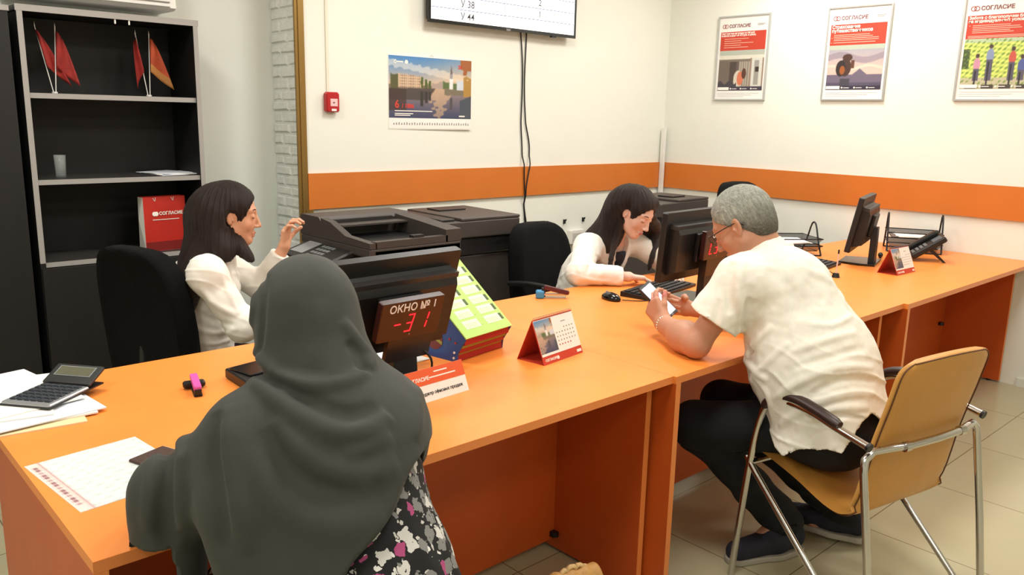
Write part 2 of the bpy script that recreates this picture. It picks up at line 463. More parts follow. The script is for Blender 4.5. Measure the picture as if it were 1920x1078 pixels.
# fire alarm
t = thing('fire_alarm_button', 'small red fire alarm call point on the white wall', 'fire alarm', (2.043, YB, 1.505))
b = MB(); b.prism([(-.040, .008), (-.032, 0), (.032, 0), (.040, .008), (.040, .098), (.030, .108), (-.030, .108), (-.040, .098)], 0, .038, REDP, TR((0, 0, 0), math.pi / 2), .006)
b.build('housing', t)
MB().box(-.018, .026, -.040, -.037, .032, .072, mat('pale_pink_label', (236, 190, 190), .5)).build('label_plate', t)
MB().box(-.012, .018, -.041, -.036, .006, .018, WHITEP).build('seal', t)
MB().prism([(-.004, 0), (.010, 0), (.003, -.008)], 0, .001, INKD, TR((0, -.0405, .054), math.pi / 2)).build('arrow', t)
tag(box('cable_trunking', (2.022, 2.036, YB - .008, YB, 1.613, CEIL), mat('cream_trunking', (226, 222, 204), .6)), 'thin white cable duct above the red fire alarm', 'cable duct')
tag(MB().box(XW - .058, XW - .030, YB - .05, YB - .022, .62, 1.44, WHITEP).build('corner_conduit'), 'white vertical conduit in the corner of the two walls', 'conduit')
for x, z, lab in ((3.531, .774, 'leftmost'), (3.75, .773, 'second from left'), (3.94, .772, 'third from left'), (4.14, .774, 'rightmost')):
    tg = thing('wall_clip', lab + ' of the small black clips low on the back wall', 'clip', (x, YB, z - .02), 0, 'black clips in a row low on the back wall')
    MB().box(-.007, .007, -.014, 0, 0, .03, BLACK).build('plate', tg)
    MB().tube([(0, -.014, .02), (0, -.024, .024), (0, -.024, .034)], .004, BLACK, 6).build('hook', tg)
t = thing('junction_box', 'white socket box low on the wall behind the long-haired woman', 'socket box', (4.06, YB, .60))
MB().box(-.075, .075, -.04, 0, 0, .1, WHITEP, bev=.004).build('housing', t)
MB().box(-.06, .06, -.043, -.04, .02, .08, mat('light_grey_plastic', (200, 198, 190), .5)).build('cover', t)

# wall calendar with a canal view
def canal(u, v):
    """v up. Generic evening river view"""
    out = np.zeros(u.shape + (3,))
    def put(mask, c, a=1.0):
        m = (mask * a)[..., None]; out[:] = out * (1 - m) + np.array(c) * m
    n = np.sin(u * 37 + v * 11) * np.cos(v * 53 - u * 17)
    sky = np.clip((v - .5) / .5, 0, 1)
    for k, (a, b) in enumerate(zip((236, 190, 150), (70, 130, 190))): out[..., k] = a + (b - a) * sky ** .8
    put((np.abs(v - .82 + .25 * (u - .3)) < .06 + .02 * n), (226, 222, 214), .55)
    put(v > .5, (246, 200, 146), np.clip((u - .35) * 1.1, 0, .6) * np.clip(1.6 - v * 1.2, 0, 1))
    # water
    wt = v < .5
    out[wt] = (np.array([150, 130, 125])[None] * v[wt][:, None] / .5 + np.array([58, 64, 96])[None] * (1 - v[wt][:, None] / .5))
    put(wt & (np.abs(u - .60 + .05 * n) < .04 + .62 * (v ** 2)), (226, 186, 140), .55)
    # left bank
    put((v < .5) & (v > .30 - .0 * u) & (u < .45 - (.5 - v) * .5 + .1), (70, 62, 58), .9)
    put((u < .50) & (v > .47 + .06 * (u - .0)) & (v < .55), (120, 104, 90))
    bl = (u > .10) & (u < .38) & (v > .50) & (v < .72 - .12 * np.clip(u - .1, 0, 1)); put(bl, (206, 178, 148))
    put(bl & (np.mod(u * 40, 1) < .4) & (np.mod(v * 22, 1) < .5), (120, 96, 84))
    put((u > .02) & (u < .11) & (v > .45) & (v < .70 + .03 * n), (84, 84, 50))
    for cx in (.385, .435, .48): put((np.abs(u - cx) < .014 + .004 * n) & (v > .50) & (v < .68 - (cx - .385) * .6), (72, 88, 34))
    for cx in (.385, .435, .48): put((np.abs(u - cx) < .016) & (v > .20 + (cx - .385)) & (v < .44), (50, 46, 44))
    put((u > .50) & (u < .66) & (v > .5) & (v < .60 + .02 * n), (168, 150, 140))
    # right bank with church
    put((u > .64) & (u < .84) & (v > .5) & (v < .62 + .03 * n), (88, 106, 62))
    put((u > .66) & (v > .40) & (v < .51 - .05 * (u - .66)), (118, 108, 88))
    put((np.abs(u - .745) < .022) & (v > .5) & (v < .68), (226, 226, 224))
    put((np.abs(u - .745) < .016) & (v > .68) & (v < .76), (150, 146, 150))
    put((np.abs(u - .745) < .012 * (.92 - v) / .12) & (v >= .76) & (v < .90), (110, 96, 96))
    put((u > .81) & (u < .94) & (v > .49) & (v < .66), (200, 206, 216))
    put((u > .90) & (v > .38) & (v < .70 + .04 * n), (170, 130, 60))
    put((u > .86) & (v > .80 + .05 * n + .05 * np.sin(u * 60)), (156, 92, 44))
    put((np.abs(u - .745) < .018) & (v > .16) & (v < .36), (74, 70, 74))
    put((u > .85) & (v < .34 - (1 - u) * .6 + .06), (70, 76, 88))
    put((u < .20) & (v < .48) & (v > .12), (60, 44, 40), .75)
    return out
t = thing('wall_calendar', 'large wall calendar with a river and city view under the wall screen', 'calendar', (2.735, YB, 1.415), math.radians(-1.2))
MB().box(-.308, .308, -.008, -.001, 0, .425, PAPER).build('backing', t)
picture('picture_sheet', .610, .355, 150, 90, canal, t, TR((0, -.0095, .066), math.pi / 2))
MB().box(-.306, .306, -.0094, -.0085, .006, .425, PAPER).build('page', t)
s = MB(); T = lambda x, z: TR((x, -.0105, z), math.pi / 2)
s.text('6', .062, mat('calendar_red_ink', (206, 62, 48), .6), T(-.265, .125), .0012)
s.text('/ 1886', .034, MATS['calendar_red_ink'], T(-.215, .125), .0008)
s.build('date_lettering', t); s = MB()
for k, (L, z) in enumerate(((.27, .108), (.13, .092), (.11, .082))): s.box(-.265, -.265 + L, -.0108, -.0098, z - .003, z + .002, INKW)
s.build('caption_lines', t); s = MB()
s.text('С', .026, INKW, T(-.27, .378), .001); s.box(-.25, -.205, -.0108, -.0098, .385, .391, INKW); s.cyl((0, 0), .012, 0, .001, INKW, 12, TR((-.182, -.010, .388), math.pi / 2))
s.build('logo_lettering', t); s = MB(); s.box(.21, .255, -.0108, -.0098, .078, .086, INKW); s.build('corner_logo', t); s = MB(); s.text('20', .03, MATS['calendar_red_ink'], T(.20, .368), .001)
s.build('year_lettering', t); s = MB()
for k in range(31): s.box(-.275 + k * .0185, -.268 + k * .0185, -.0106, -.0096, .026, .037 + (k % 3) * .002, INKG)
s.build('day_row', t)
MB().tube([(-.012, -.009, .425), (-.006, -.009, .436), (.006, -.009, .436), (.012, -.009, .425)], .0015, SILVER, 6).build('hanger', t)

# posters on the right wall: local x runs towards -Y, z up
def poster(y, label, pic, head, sub, rows, w=.425, h=.60, small=.016):
    t = thing('framed_poster', label, 'poster', (XW, y, 1.658), -math.pi / 2, 'framed posters on the right wall')
    # local: x = -Y world, y = +X world (into the wall)
    f = MB(); e = .010
    for a in ((-w / 2, w / 2, 0, e), (-w / 2, w / 2, h - e, h), (-w / 2, -w / 2 + e, e, h - e), (w / 2 - e, w / 2, e, h - e)):
        f.box(a[0], a[1], -.016, 0, a[2], a[3], SILVER)
    f.build('frame', t)
    MB().box(-w / 2 + e, w / 2 - e, -.008, -.002, e, h - e, PAPER).build('sheet', t)
    T = lambda x, z: TR((x, -.0095, z), math.pi / 2)
    MB().box(-w / 2 + .027, w / 2 - .027, -.0095, -.0085, .355, .487, RED).build('red_panel', t)
    picture('photo_print', w - .054, .285, 130, 100, pic, t, TR((0, -.0095, .070), math.pi / 2))
    s = MB(); x0 = -w / 2 + .04
    for k in range(2):
        s.tube([(x0 + .012 + k * .018 + .014 * math.cos(a / 12 * 6.283), -.0098, .527 + .013 * math.sin(a / 12 * 6.283)) for a in range(13)], .0017, INKR, 5)
    s.text('СОГЛАСИЕ', .032, mat('brand_grey_red_ink', (128, 66, 74), .6), T(x0 + .052, .516), .0007)
    s.build('logo_lettering', t); s = MB()
    s.box(w / 2 - .10, w / 2 - .04, -.0098, -.0090, .532, .535, INKG); s.box(w / 2 - .10, w / 2 - .05, -.0098, -.0090, .524, .527, INKG)
    s.build('contact_lines', t); s = MB()
    for k, (ln, zz) in enumerate(head): s.text(ln, sub, INKW, T(x0 - .006, zz), .0008)
    for (xa, L, zz) in rows: s.box(x0 + xa, x0 + xa + L, -.0104, -.0094, zz, zz + .004, mat('pale_pink_ink', (240, 180, 160), .6))
    s.build('headline_lettering', t); s = MB()
    # strip of store badges
    s.box(-w / 2 + .030, -w / 2 + .125, -.0106, -.0096, .074, .094, INKW)
    for k in range(3): s.box(-w / 2 + .15 + k * .085, -w / 2 + .19 + k * .085, -.0106, -.0096, .080, .084, INKW); s.cyl((0, 0), .006, 0, .001, INKW, 10, TR((-w / 2 + .140 + k * .085, -.0098, .083), math.pi / 2))
    for k in range(3): s.box(-w / 2 + .03, w / 2 - .05 - .06 * k, -.0092, -.0080, .050 - k * .012, .053 - k * .012, mat('faint_ink', (206, 204, 200), .6))
    s.build('badge_strip', t)
    return t
def pic_room(u, v):
    o = np.zeros(u.shape + (3,)); o[:] = (96, 84, 76)
    def put(m, c, a=1.0):
        mm = (m * a)[..., None]; o[:] = o * (1 - mm) + np.array(c) * mm
    put(v > .88, (176, 182, 170)); put((v > .78) & (v <= .88), (214, 212, 196)); put((v <= .78) & (v > .72), (120, 108, 96))
    put((u < .25) & (v <= .74), (108, 96, 86)); put((u > .25) & (u < .4) & (v < .72), (74, 62, 54))
    put((u > .45) & (u < .70) & (v < .72), (168, 160, 146)); put((np.mod(u * 20, 1) < .35) & (u > .45) & (u < .7) & (v < .72), (130, 118, 106))
    put((u > .70) & (v < .8), (150, 126, 110)); put((u > .74) & (u < .97) & (v < .80) & (v > .1), (206, 206, 196)); put((u > .80) & (u < .90) & (v < .74) & (v > .14), (150, 148, 140))
    put((np.abs(u - .86) < .04) & (np.abs(v - .52) < .06), (50, 40, 36))
    put(((u - .45) / .10) ** 2 + ((v - .28) / .22) ** 2 < 1, (206, 196, 180)); put(((u - .50) / .07) ** 2 + ((v - .30) / .17) ** 2 < 1, (206, 116, 84))
    put(((u - .58) / .05) ** 2 + ((v - .42) / .13) ** 2 < 1, (84, 50, 40)); put((u < .42) & (v < .20 + .04 * np.sin(u * 30)), (62, 58, 66)); put(v < .10, (60, 54, 70))
    return o
def pic_hike(u, v):
    o = np.zeros(u.shape + (3,)); 
    for k, (a, b) in enumerate(zip((214, 184, 170), (164, 160, 168))): o[..., k] = a + (b - a) * np.clip((v - .4) / .5, 0, 1)
    def put(m, c, a=1.0):
        mm = (m * a)[..., None]; o[:] = o * (1 - mm) + np.array(c) * mm
    put(v > .90, (176, 184, 166)); put(np.abs(v - .72 - .06 * np.sin(u * 7)) < .07, (140, 128, 140), .7); put(np.abs(v - .5 - .04 * np.sin(u * 9 + 1)) < .03, (234, 206, 184), .7)
    put(v < .34, (118, 110, 126)); put(v < .34 + .13 * np.clip(1 - np.abs(u - .60) / .13, 0, 1), (108, 98, 116)); put(v < .16, (84, 78, 98))
    put(((u - .36) / .09) ** 2 + ((v - .72) / .08) ** 2 < 1, (74, 48, 40)); put(((u - .33) / .11) ** 2 + ((v - .50) / .20) ** 2 < 1, (70, 48, 42))
    put(((u - .25) / .09) ** 2 + ((v - .48) / .18) ** 2 < 1, (46, 36, 38)); put(((u - .28) / .05) ** 2 + ((v - .44) / .10) ** 2 < 1, (150, 84, 40)); put((np.abs(u - .34) < .09) & (v < .25), (70, 66, 76)); put((np.abs(u - .46) < .03) & (v < .66) & (v > .48), (92, 58, 46))
    put(v < .09, (54, 50, 66))
    return o
def pic_bikes(u, v):
    n = np.sin(u * 41 + v * 23) * np.cos(v * 47 - u * 29) + .6 * np.sin(u * 90 - v * 70)
    o = np.zeros(u.shape + (3,)); 
    for k, (a, b) in enumerate(zip((150, 178, 84), (226, 232, 120))): o[..., k] = a + (b - a) * np.clip(.5 + .4 * n, 0, 1)
    def put(m, c, a=1.0):
        mm = (m * a)[..., None]; o[:] = o * (1 - mm) + np.array(c) * mm
    put(v > .92, (176, 196, 160)); put((u < .10) & (v > .4) & (v < .8), (70, 86, 46)); put((v < .22), (186, 180, 150)); put((n < -.7), (110, 140, 60))
    for cx, top, c, w_ in ((.22, .66, (196, 140, 160), .05), (.40, .84, (130, 144, 176), .055), (.72, .78, (188, 84, 70), .05), (.86, .62, (80, 92, 150), .055)):
        put(((u - cx) / .03) ** 2 + ((v - top) / .045) ** 2 < 1, (70, 54, 50)); put(((u - cx) / w_) ** 2 + ((v - top + .18) / .14) ** 2 < 1, c)
        put((np.abs(u - cx) < w_ * .8) & (v < top - .26) & (v > .16), (86, 82, 100)); put((np.abs(u - cx + .01) < .012) & (v < top - .30) & (v > .04), (40, 38, 44))
    put((v < .08) & (np.mod(u * 4, 1) > .3), (70, 66, 60))
    return o
poster(2.026, 'leftmost framed poster, showing a woman in a room', pic_room, (('Страхование квартиры от 340 руб.', .470), ('в месяц и дома от 417 руб. в месяц', .455)), .0165,
       [(.02, .20, .435), (.02, .14, .420), (.02, .24, .405), (.02, .14, .390), (.02, .20, .375)])
poster(1.174, 'middle framed poster, showing a hiker with a backpack', pic_hike, (('Страхование', .462), ('путешественников', .438)), .030,
       [(.012, .24, .418), (.012, .26, .407), (.012, .30, .396), (.012, .30, .385), (.012, .28, .370), (-.004, .006, .400), (-.004, .006, .370)])
poster(.330, 'rightmost framed poster, showing people on bicycles', pic_bikes, (('Забота о благополучии близких', .466), ('на индивидуальных условиях', .447)), .023,
       [(.02, .20, .428), (.02, .25, .418), (.02, .26, .408), (.02, .20, .398), (.02, .22, .388), (.0, .30, .368), (.0, .006, .428), (.0, .30, .360)])

# ------------------------------------------------------------ shelf things
def flag(x, y, lean, depth_y, cloth, parent, sw):
    m = MB(); top = (x + lean, y + depth_y, .285)
    m.tube([(x, y, .006), top], .0022, WHITEP, 8); m.cyl((0, 0), .003, 0, .018, WHITEP, 8, TR(top), .0005)
    p = m.build('pole', parent)
    c = MB(); vs = []; fs = []; nx, nz = 8, 12
    for j in range(nz + 1):
        f = j / nz
        for i in range(nx + 1):
            g_ = i / nx
            px = x + lean * (1 - f * .62); pz = .27 - f * .155
            ox = sw * g_ * (.022 + .072 * f ** .8); oz = -.060 * g_ * f - .02 * g_
            oy = -.012 * math.sin(g_ * 5 + f * 2) - .004
            vs.append((px + ox, y + depth_y * (1 - f * .62) + oy, pz + oz))
    for j in range(nz):
        for i in range(nx):
            a = j * (nx + 1) + i; fs.append((a, a + 1, a + nx + 2, a + nx + 1))
    c.add(vs, fs, cloth[0], True)
    if len(cloth) > 1:
        k = c.mi(cloth[1])
        for q in range(len(c.f)):
            if q // nx >= nz - 3: c.m[q] = k
    o = c.build('flag_cloth', p)
    md = o.modifiers.new('thick', 'SOLIDIFY'); md.thickness = .001
FR = mat('red_flag_cloth', (150, 32, 24), .7, noise=(30, .25)); FO = mat('orange_flag_cloth', (178, 72, 36), .7, noise=(26, .2)); FY = mat('ochre_flag_cloth', (182, 122, 60), .7, noise=(20, .2))
for (x, lab, pair) in ((.690, 'left pair of small red desk flags on the top shelf', (((-.052, -.045), (FR,), 1.0), ((.018, .05), (FR,), 1.0))),
                       (1.098, 'right pair of desk flags with an ochre hem on the top shelf', (((-.040, -.04), (FR,), -.35), ((.012, .03), (FO, FY), 1.15)))):
    t = thing('flag_stand', lab, 'flags', (x, 2.75, 1.558))
    MB().cyl((0, 0), .012, 0, .008, WHITEP, 14).build('base', t)
    for (ln, cl, sw) in pair: flag(.005 if ln[0] > 0 else -.005, 0, ln[0], 0, cl, t, sw)
t = MB(); GLS = mat('clear_glass', (200, 206, 204), .08, alpha=.22)
n = 20; vs = []; fs = []
prof = [(.0, .0), (.021, .0), (.025, .10), (.0235, .10), (.0195, .008), (.0, .008)]
for (r, z) in prof:
    for k in range(n): a = 6.2832 * k / n; vs.append((r * math.cos(a), r * math.sin(a), z))
for i in range(len(prof) - 1):
    for k in range(n): j = (k + 1) % n; fs.append((i * n + k, i * n + j, (i + 1) * n + j, (i + 1) * n + k))
t.add(vs, fs, GLS, True); o = t.build('drinking_glass'); o.location = (.683, 2.74, 1.1875)
tag(o, 'empty drinking glass on the middle shelf of the bookcase', 'glass')
def sheet_stack(name, label, loc, rz, sheets, cat='papers'):
    t = thing(name, label, cat, loc, rz)
    z = 0
    for (dx, dy, r, w_, h_, th, m) in sheets:
        MB().box(-w_ / 2, w_ / 2, -h_ / 2, h_ / 2, z, z + th, m, TR((dx, dy, 0), 0, 0, r)).build('sheet', t); z += th + .0002
    return t
sheet_stack('paper_stack', 'loose white papers on the middle shelf of the bookcase', (1.19, 2.78, 1.187), .1,
            [(0, 0, .05, .21, .22, .003, PAPERB), (.0, .0, -.15, .2, .21, .003, PAPER), (-.02, .01, .28, .19, .2, .002, PAPERB)])
t = thing('paper_bag', 'red paper gift bag with white lettering on the lower open shelf', 'bag', (1.112, 2.72, .821), .10)
bg = mat('red_card', (188, 36, 22), .45, noise=(8, .15)); bs = mat('white_card', (206, 204, 196), .6)
b = MB(); W, D, H = .104, .035, .262
b.add([(-W, -D, 0), (W, -D, 0), (W + .004, -D * .7, H), (-W + .002, -D * .7, H)], [(0, 1, 2, 3)], bg)
b.add([(W, -D, 0), (W, D, 0), (W + .004, D * .7, H), (W + .004, -D * .7, H)], [(0, 1, 2, 3)], bg)
b.add([(-W, D, 0), (W, D, 0), (W + .004, D * .7, H), (-W, D * .7, H)], [(3, 2, 1, 0)], bg)
b.add([(-W, -D, 0), (-W, D, 0), (-W - .012, 0, H * .6), (-W, D * .7, H), (-W + .002, -D * .7, H)], [(0, 2, 1), (1, 2, 3), (0, 4, 2), (2, 4, 3)], bs)
b.add([(-W, -D, 0), (W, -D, 0), (W, D, 0), (-W, D, 0)], [(3, 2, 1, 0)], bg)
b.build('bag_body', t)
MB().add([(-W + .001, -D - .0006, .002), (W - .001, -D - .0006, .002), (W, -D - .0002, .045), (-W + .002, -D - .0002, .045)], [(0, 1, 2, 3)], mat('dark_red_card', (120, 20, 18), .5)).build('lower_band', t)
s = MB(); TT = TR((0, -D - .0004, 0), math.pi / 2 - .04)
s.text('СОГЛАСИЕ', .0215, INKW, TT @ Matrix.Translation((-.028, .174, .002)), .0005)
s.prism([(-.062, .176), (-.056, .170), (-.038, .170), (-.032, .176), (-.032, .185), (-.038, .191), (-.056, .191), (-.062, .185)], .002, .0026, INKW, TT)
s.box(-.062, .07, .150, .153, .002, .0026, INKW, TT)
s.build('lettering', t)
for x in (-.045, .045): MB().tube(smooth_path([(x - .008, -D * .7 - .001, H - .004), (x, -D * .7 - .003, H - .02), (x + .004, -D * .7 - .002, H - .002)]), .0012, WHITEP, 6).build('cord_handle', t)
sheet_stack('paper_sheets', 'white papers lying under the red paper bag', (1.17, 2.72, .8208), 0, [(.0, -.03, .0, .2, .12, .0001, PAPER)]) if False else None

# ------------------------------------------------------------ copiers
def copier(loc, rz, label, W, D, H, kind):
    t = thing('photocopier', label, 'photocopier', loc, rz)
    b = MB(); b.box(0, W, .03, D, .03, H - .20, PRN, bev=.006)
    for k in range(3): b.box(.02, W - .02, .025, .03, .08 + k * .16, .085 + k * .16, PRND)
    for x in (.04, W - .04):
        for y in (.08, D - .05): b.cyl((x, y), .02, 0, .03, BLACK, 10)
    b.build('body', t)
    for k in range(2):
        d = MB().box(.015, W - .015, .012, .03, .06 + k * .17, .21 + k * .17, PRN, bev=.003).build('paper_drawer', t)
        MB().box(W / 2 - .06, W / 2 + .06, .006, .013, .16 + k * .17, .175 + k * .17, PRND).build('handle', d)
    MB().box(.0, W, .02, D, H - .195, H - .10, PRND, bev=.008).build('scanner_bed', t)
    MB().box(.01, W - .01, .04, D - .02, H - .215, H - .20, PRND).build('output_gap', t)
    return t
# near copier, document feeder open towards the desk; local front faces -X
t = copier((1.55, 2.14, 0), -math.pi / 2, 'dark grey photocopier nearest the seated woman on the left', .60, .50, 1.03, 0)
W, D, H = .60, .50, 1.03
PX = Matrix(((1, 0, 0, 0), (0, 0, 1, 0), (0, 1, 0, 0), (0, 0, 0, 1)))     # (x, z) profile extruded along y
l = MB(); l.box(0, W, 0, D, H - .135, H - .095, PRN, bev=.006)
l.prism([(0, H - .095), (.19, H - .095), (.19, H - .02), (.17, H), (.01, H), (0, H - .01)], 0, D, PRN, PX)
l.prism([(.19, H - .095), (W, H - .095), (W, H - .070), (.40, H - .060), (.27, H - .012), (.19, H - .002)], 0, .035, PRN, PX)
l.prism([(.19, H - .095), (W, H - .095), (W, H - .040), (.40, H - .022), (.19, H - .006)], D - .09, D, PRN, PX)
l.box(W - .035, W, .03, D - .08, H - .095, H - .066, PRN)
l.build('lid', t)
f = MB(); f.box(.19, W - .035, .035, D - .09, H - .094, H - .088, BLACK); f.box(.22, .30, .05, D - .09, H - .036, H - .028, PRN)
f.box(.19, .215, .05, D - .12, H - .030, H - .012, PRND); f.box(W - .05, W - .02, .24, .30, H - .07, H - .055, PRND)
f.build('feeder_tray', t)
c = MB(); TP = TR((.26, -.055, H - .150), .30)
c.box(-.20, .20, -.09, .08, -.02, .012, PRND, TP, bev=.008)
for i in range(4):
    for j in range(4): c.box(-.02 + i * .028, 0.0 + i * .028, -.06 + j * .03, -.042 + j * .03, .0121, .015, GREYP, TP)
cp = c.build('control_panel', t)
MB().box(-.17, -.06, -.05, .06, .0121, .0135, mat('lcd_grey', (150, 150, 152), .3), TP).build('display', cp)
# second copier, taller body against the wall
t = copier((2.29, 1.86, 0), -.04, 'dark grey photocopier between the first copier and the black office chair', .42, .53, .98, 1)
W, D, H = .42, .53, .98
l = MB(); l.box(-.10, W, 0, D, H - .10, H - .012, PRN, bev=.006); l.build('lid', t)
l = MB(); l.box(.02, W, .0, D - .02, H - .012, H + .004, PRN, bev=.004); l.box(-.09, .0, .03, D - .05, H - .012, H + .0, PRND, bev=.003)
l.box(.10, .28, D - .22, D - .10, H + .004, H + .012, PRND); l.build('feeder_cover', t)
MB().box(-.004, .0, .02, .16, H - .30, H - .12, PRND, TR((-.003, 0, 0))).build('side_vent', t)
MB().box(-.085, -.05, -.002, 0, H - .075, H - .05, mat('pale_label', (206, 206, 196), .5)).build('label_sticker', t)
# side extension of the body so it reads as a big floor machine
box('side_body', (-.02, 0, .05, D, .03, H - .105), PRN, t)
t = copier((4.02, 1.83, 0), .06, 'dark grey photocopier in the corner behind the middle monitor', .50, .42, .985, 2)
W, D, H = .50, .42, .985
l = MB(); l.box(-.08, W, 0, D, H - .10, H - .012, PRN, bev=.006); l.build('lid', t)
l = MB(); l.box(.12, W, .0, D - .02, H - .012, H + .004, PRN, bev=.004); l.box(.2, .35, .1, .22, H + .004, H + .014, PRND); l.build('feeder_cover', t)

# ------------------------------------------------------------ monitors
def monitor(loc, rz, label, W=.47, H=.29, tilt=.30, up=.24, thick=.06):
    """local -y = back of the monitor (towards the clients); screen faces +y; origin on the desk"""
    t = thing('computer_monitor', label, 'monitor', loc, rz)
    T = TR((0, 0, up), 0) @ TR((0, 0, 0), -tilt)      # top leans to -y
    T = Matrix.Translation((0, 0, up)) @ Euler((tilt, 0, 0)).to_matrix().to_4x4()
    b = MB(); b.box(-W / 2, W / 2, -.014, .014, -H / 2, H / 2, BLACK, T, bev=.004)
    b.build('bezel', t)
    MB().box(-W / 2 + .014, W / 2 - .014, .0141, .016, -H / 2 + .016, H / 2 - .014, mat('screen_face', (150, 160, 172), .25, emit=((120, 140, 165), .25)), T).build('screen_panel', t)
    h = MB(); h.prism([(-.014, -H / 2 + .03), (-.014, H / 2 - .045), (-thick * .8, H / 2 - .058), (-thick, H / 2 - .085), (-thick, -H / 2 + .05)], -W / 2 + .035, W / 2 - .035, BLACK, T @ Matrix(((0, 0, 1, 0), (1, 0, 0, 0), (0, 1, 0, 0), (0, 0, 0, 1))))
    h.box(-W / 2 + .03, W / 2 - .03, -thick * .85, -.014, H / 2 - .066, H / 2 - .05, mat('charcoal_plastic', (44, 42, 43), .45), T)
    for k in range(16): h.box(-W / 2 + .05, W / 2 - .05, -thick * .92 - .003, -thick * .9, H / 2 - .098 - k * .008, H / 2 - .095 - k * .008, MATS['charcoal_plastic'], T)
    h.build('back_housing', t)
    MB().box(-.075, .075, -thick - .018, -thick, -.06, .06, BLACK, T, bev=.004).build('mount_plate', t)
    n_ = MB(); n_.prism([(-.045, 0), (.045, 0), (.032, up - .03), (-.032, up - .03)], -.016, .016, BLACK, TR((0, -thick - .02, .008), math.pi / 2)); n_.build('neck', t)
    bs_ = MB(); bs_.prism([(-.12, -.10), (.12, -.10), (.135, -.02), (.11, .09), (-.11, .09), (-.135, -.02)], 0, .012, BLACKG, TR((0, -.012, 0)), .003); bs_.build('base', t)
    return t, T, thick
LEDP = mat('maroon_led_panel', (46, 14, 14), .25); LEDG = mat('red_led_glow', (255, 30, 40), .4, emit=((255, 24, 36), 3.2)); LEDW = mat('white_sign_ink', (240, 238, 238), .5)
SEG = {'1': 'bc', '3': 'abgcd', '-': 'g', '7': 'abc', 'L': 'fed', '4': 'fgbc'}
def led_sign(loc, rot, label, title, digits, W=.205, H=.115, lower=True):
    t = bpy.data.objects.new('led_sign', None); COL.objects.link(t); tag(t, label, 'led sign'); t.location = loc; t.rotation_euler = rot
    b = MB(); b.box(-W / 2, W / 2, -.010, .012, 0, H, LEDP, bev=.002)
    b.build('panel', t)
    if lower: MB().box(-W * .28, W * .45, -.004, .010, -.075, 0, mat('black_led_box', (24, 14, 14), .3)).build('lower_bracket', t)
    T = lambda x, z: TR((x, -.0107, z), math.pi / 2)
    MB().text(title, .031, LEDW, T(0, H - .030), .0004, 'CENTER', .0004).build('lettering', t)
    g = MB(); x = -.062; sw, sh = .020, .052; z0 = .022
    SH = Matrix(((1, 0, .16, 0), (0, 1, 0, 0), (0, 0, 1, 0), (0, 0, 0, 1)))
    for ch, xx in digits:
        for sg in SEG[ch]:
            r = {'a': (0, sw, sh - .003, sh), 'd': (0, sw, 0, .003), 'g': (0, sw, sh / 2 - .0015, sh / 2 + .0015), 'b': (sw - .003, sw, sh / 2 + .003, sh - .004), 'c': (sw - .003, sw, .004, sh / 2 - .003), 'f': (0, .003, sh / 2 + .003, sh - .004), 'e': (0, .003, .004, sh / 2 - .003)}[sg]
            g.box(xx + r[0], xx + r[1], -.0116, -.0106, z0 + r[2], z0 + r[3], LEDG, SH)
    g.build('led_digits', t)
    MB().box(.0, .003, -.0116, -.0106, .010, .014, mat('tiny_mark', (190, 160, 130), .5)).build('indicator', t)
    return t
m1, T1, th1 = monitor((.905, .47, .75), math.radians(2), 'black computer monitor in front of the woman in the grey headscarf', W=.475, H=.30, tilt=.30, up=.235)
led_sign((.893, .352, .922), (.30 * 1, 0, math.radians(2)), 'red LED window sign with number one on the nearest monitor', 'ОКНО № 1', (('-', -.062), ('3', -.022), ('1', .028)))
m2, T2, th2 = monitor((2.565, .62, .75), math.radians(3), 'black computer monitor between the long-haired woman and the grey-haired man', W=.46, H=.29, tilt=.08, up=.245)
led_sign((2.575, .515, .945), (.08, 0, math.radians(3)), 'red LED window sign on the middle monitor, partly behind the man', 'ОКНО', (('L', -.062), ('3', -.022)), W=.19, H=.12)
m3, T3, th3 = monitor((4.16, .62, .75), math.radians(16), 'black computer monitor on the far desk, turned nearly edge on', W=.43, H=.30, tilt=.17, up=.225)

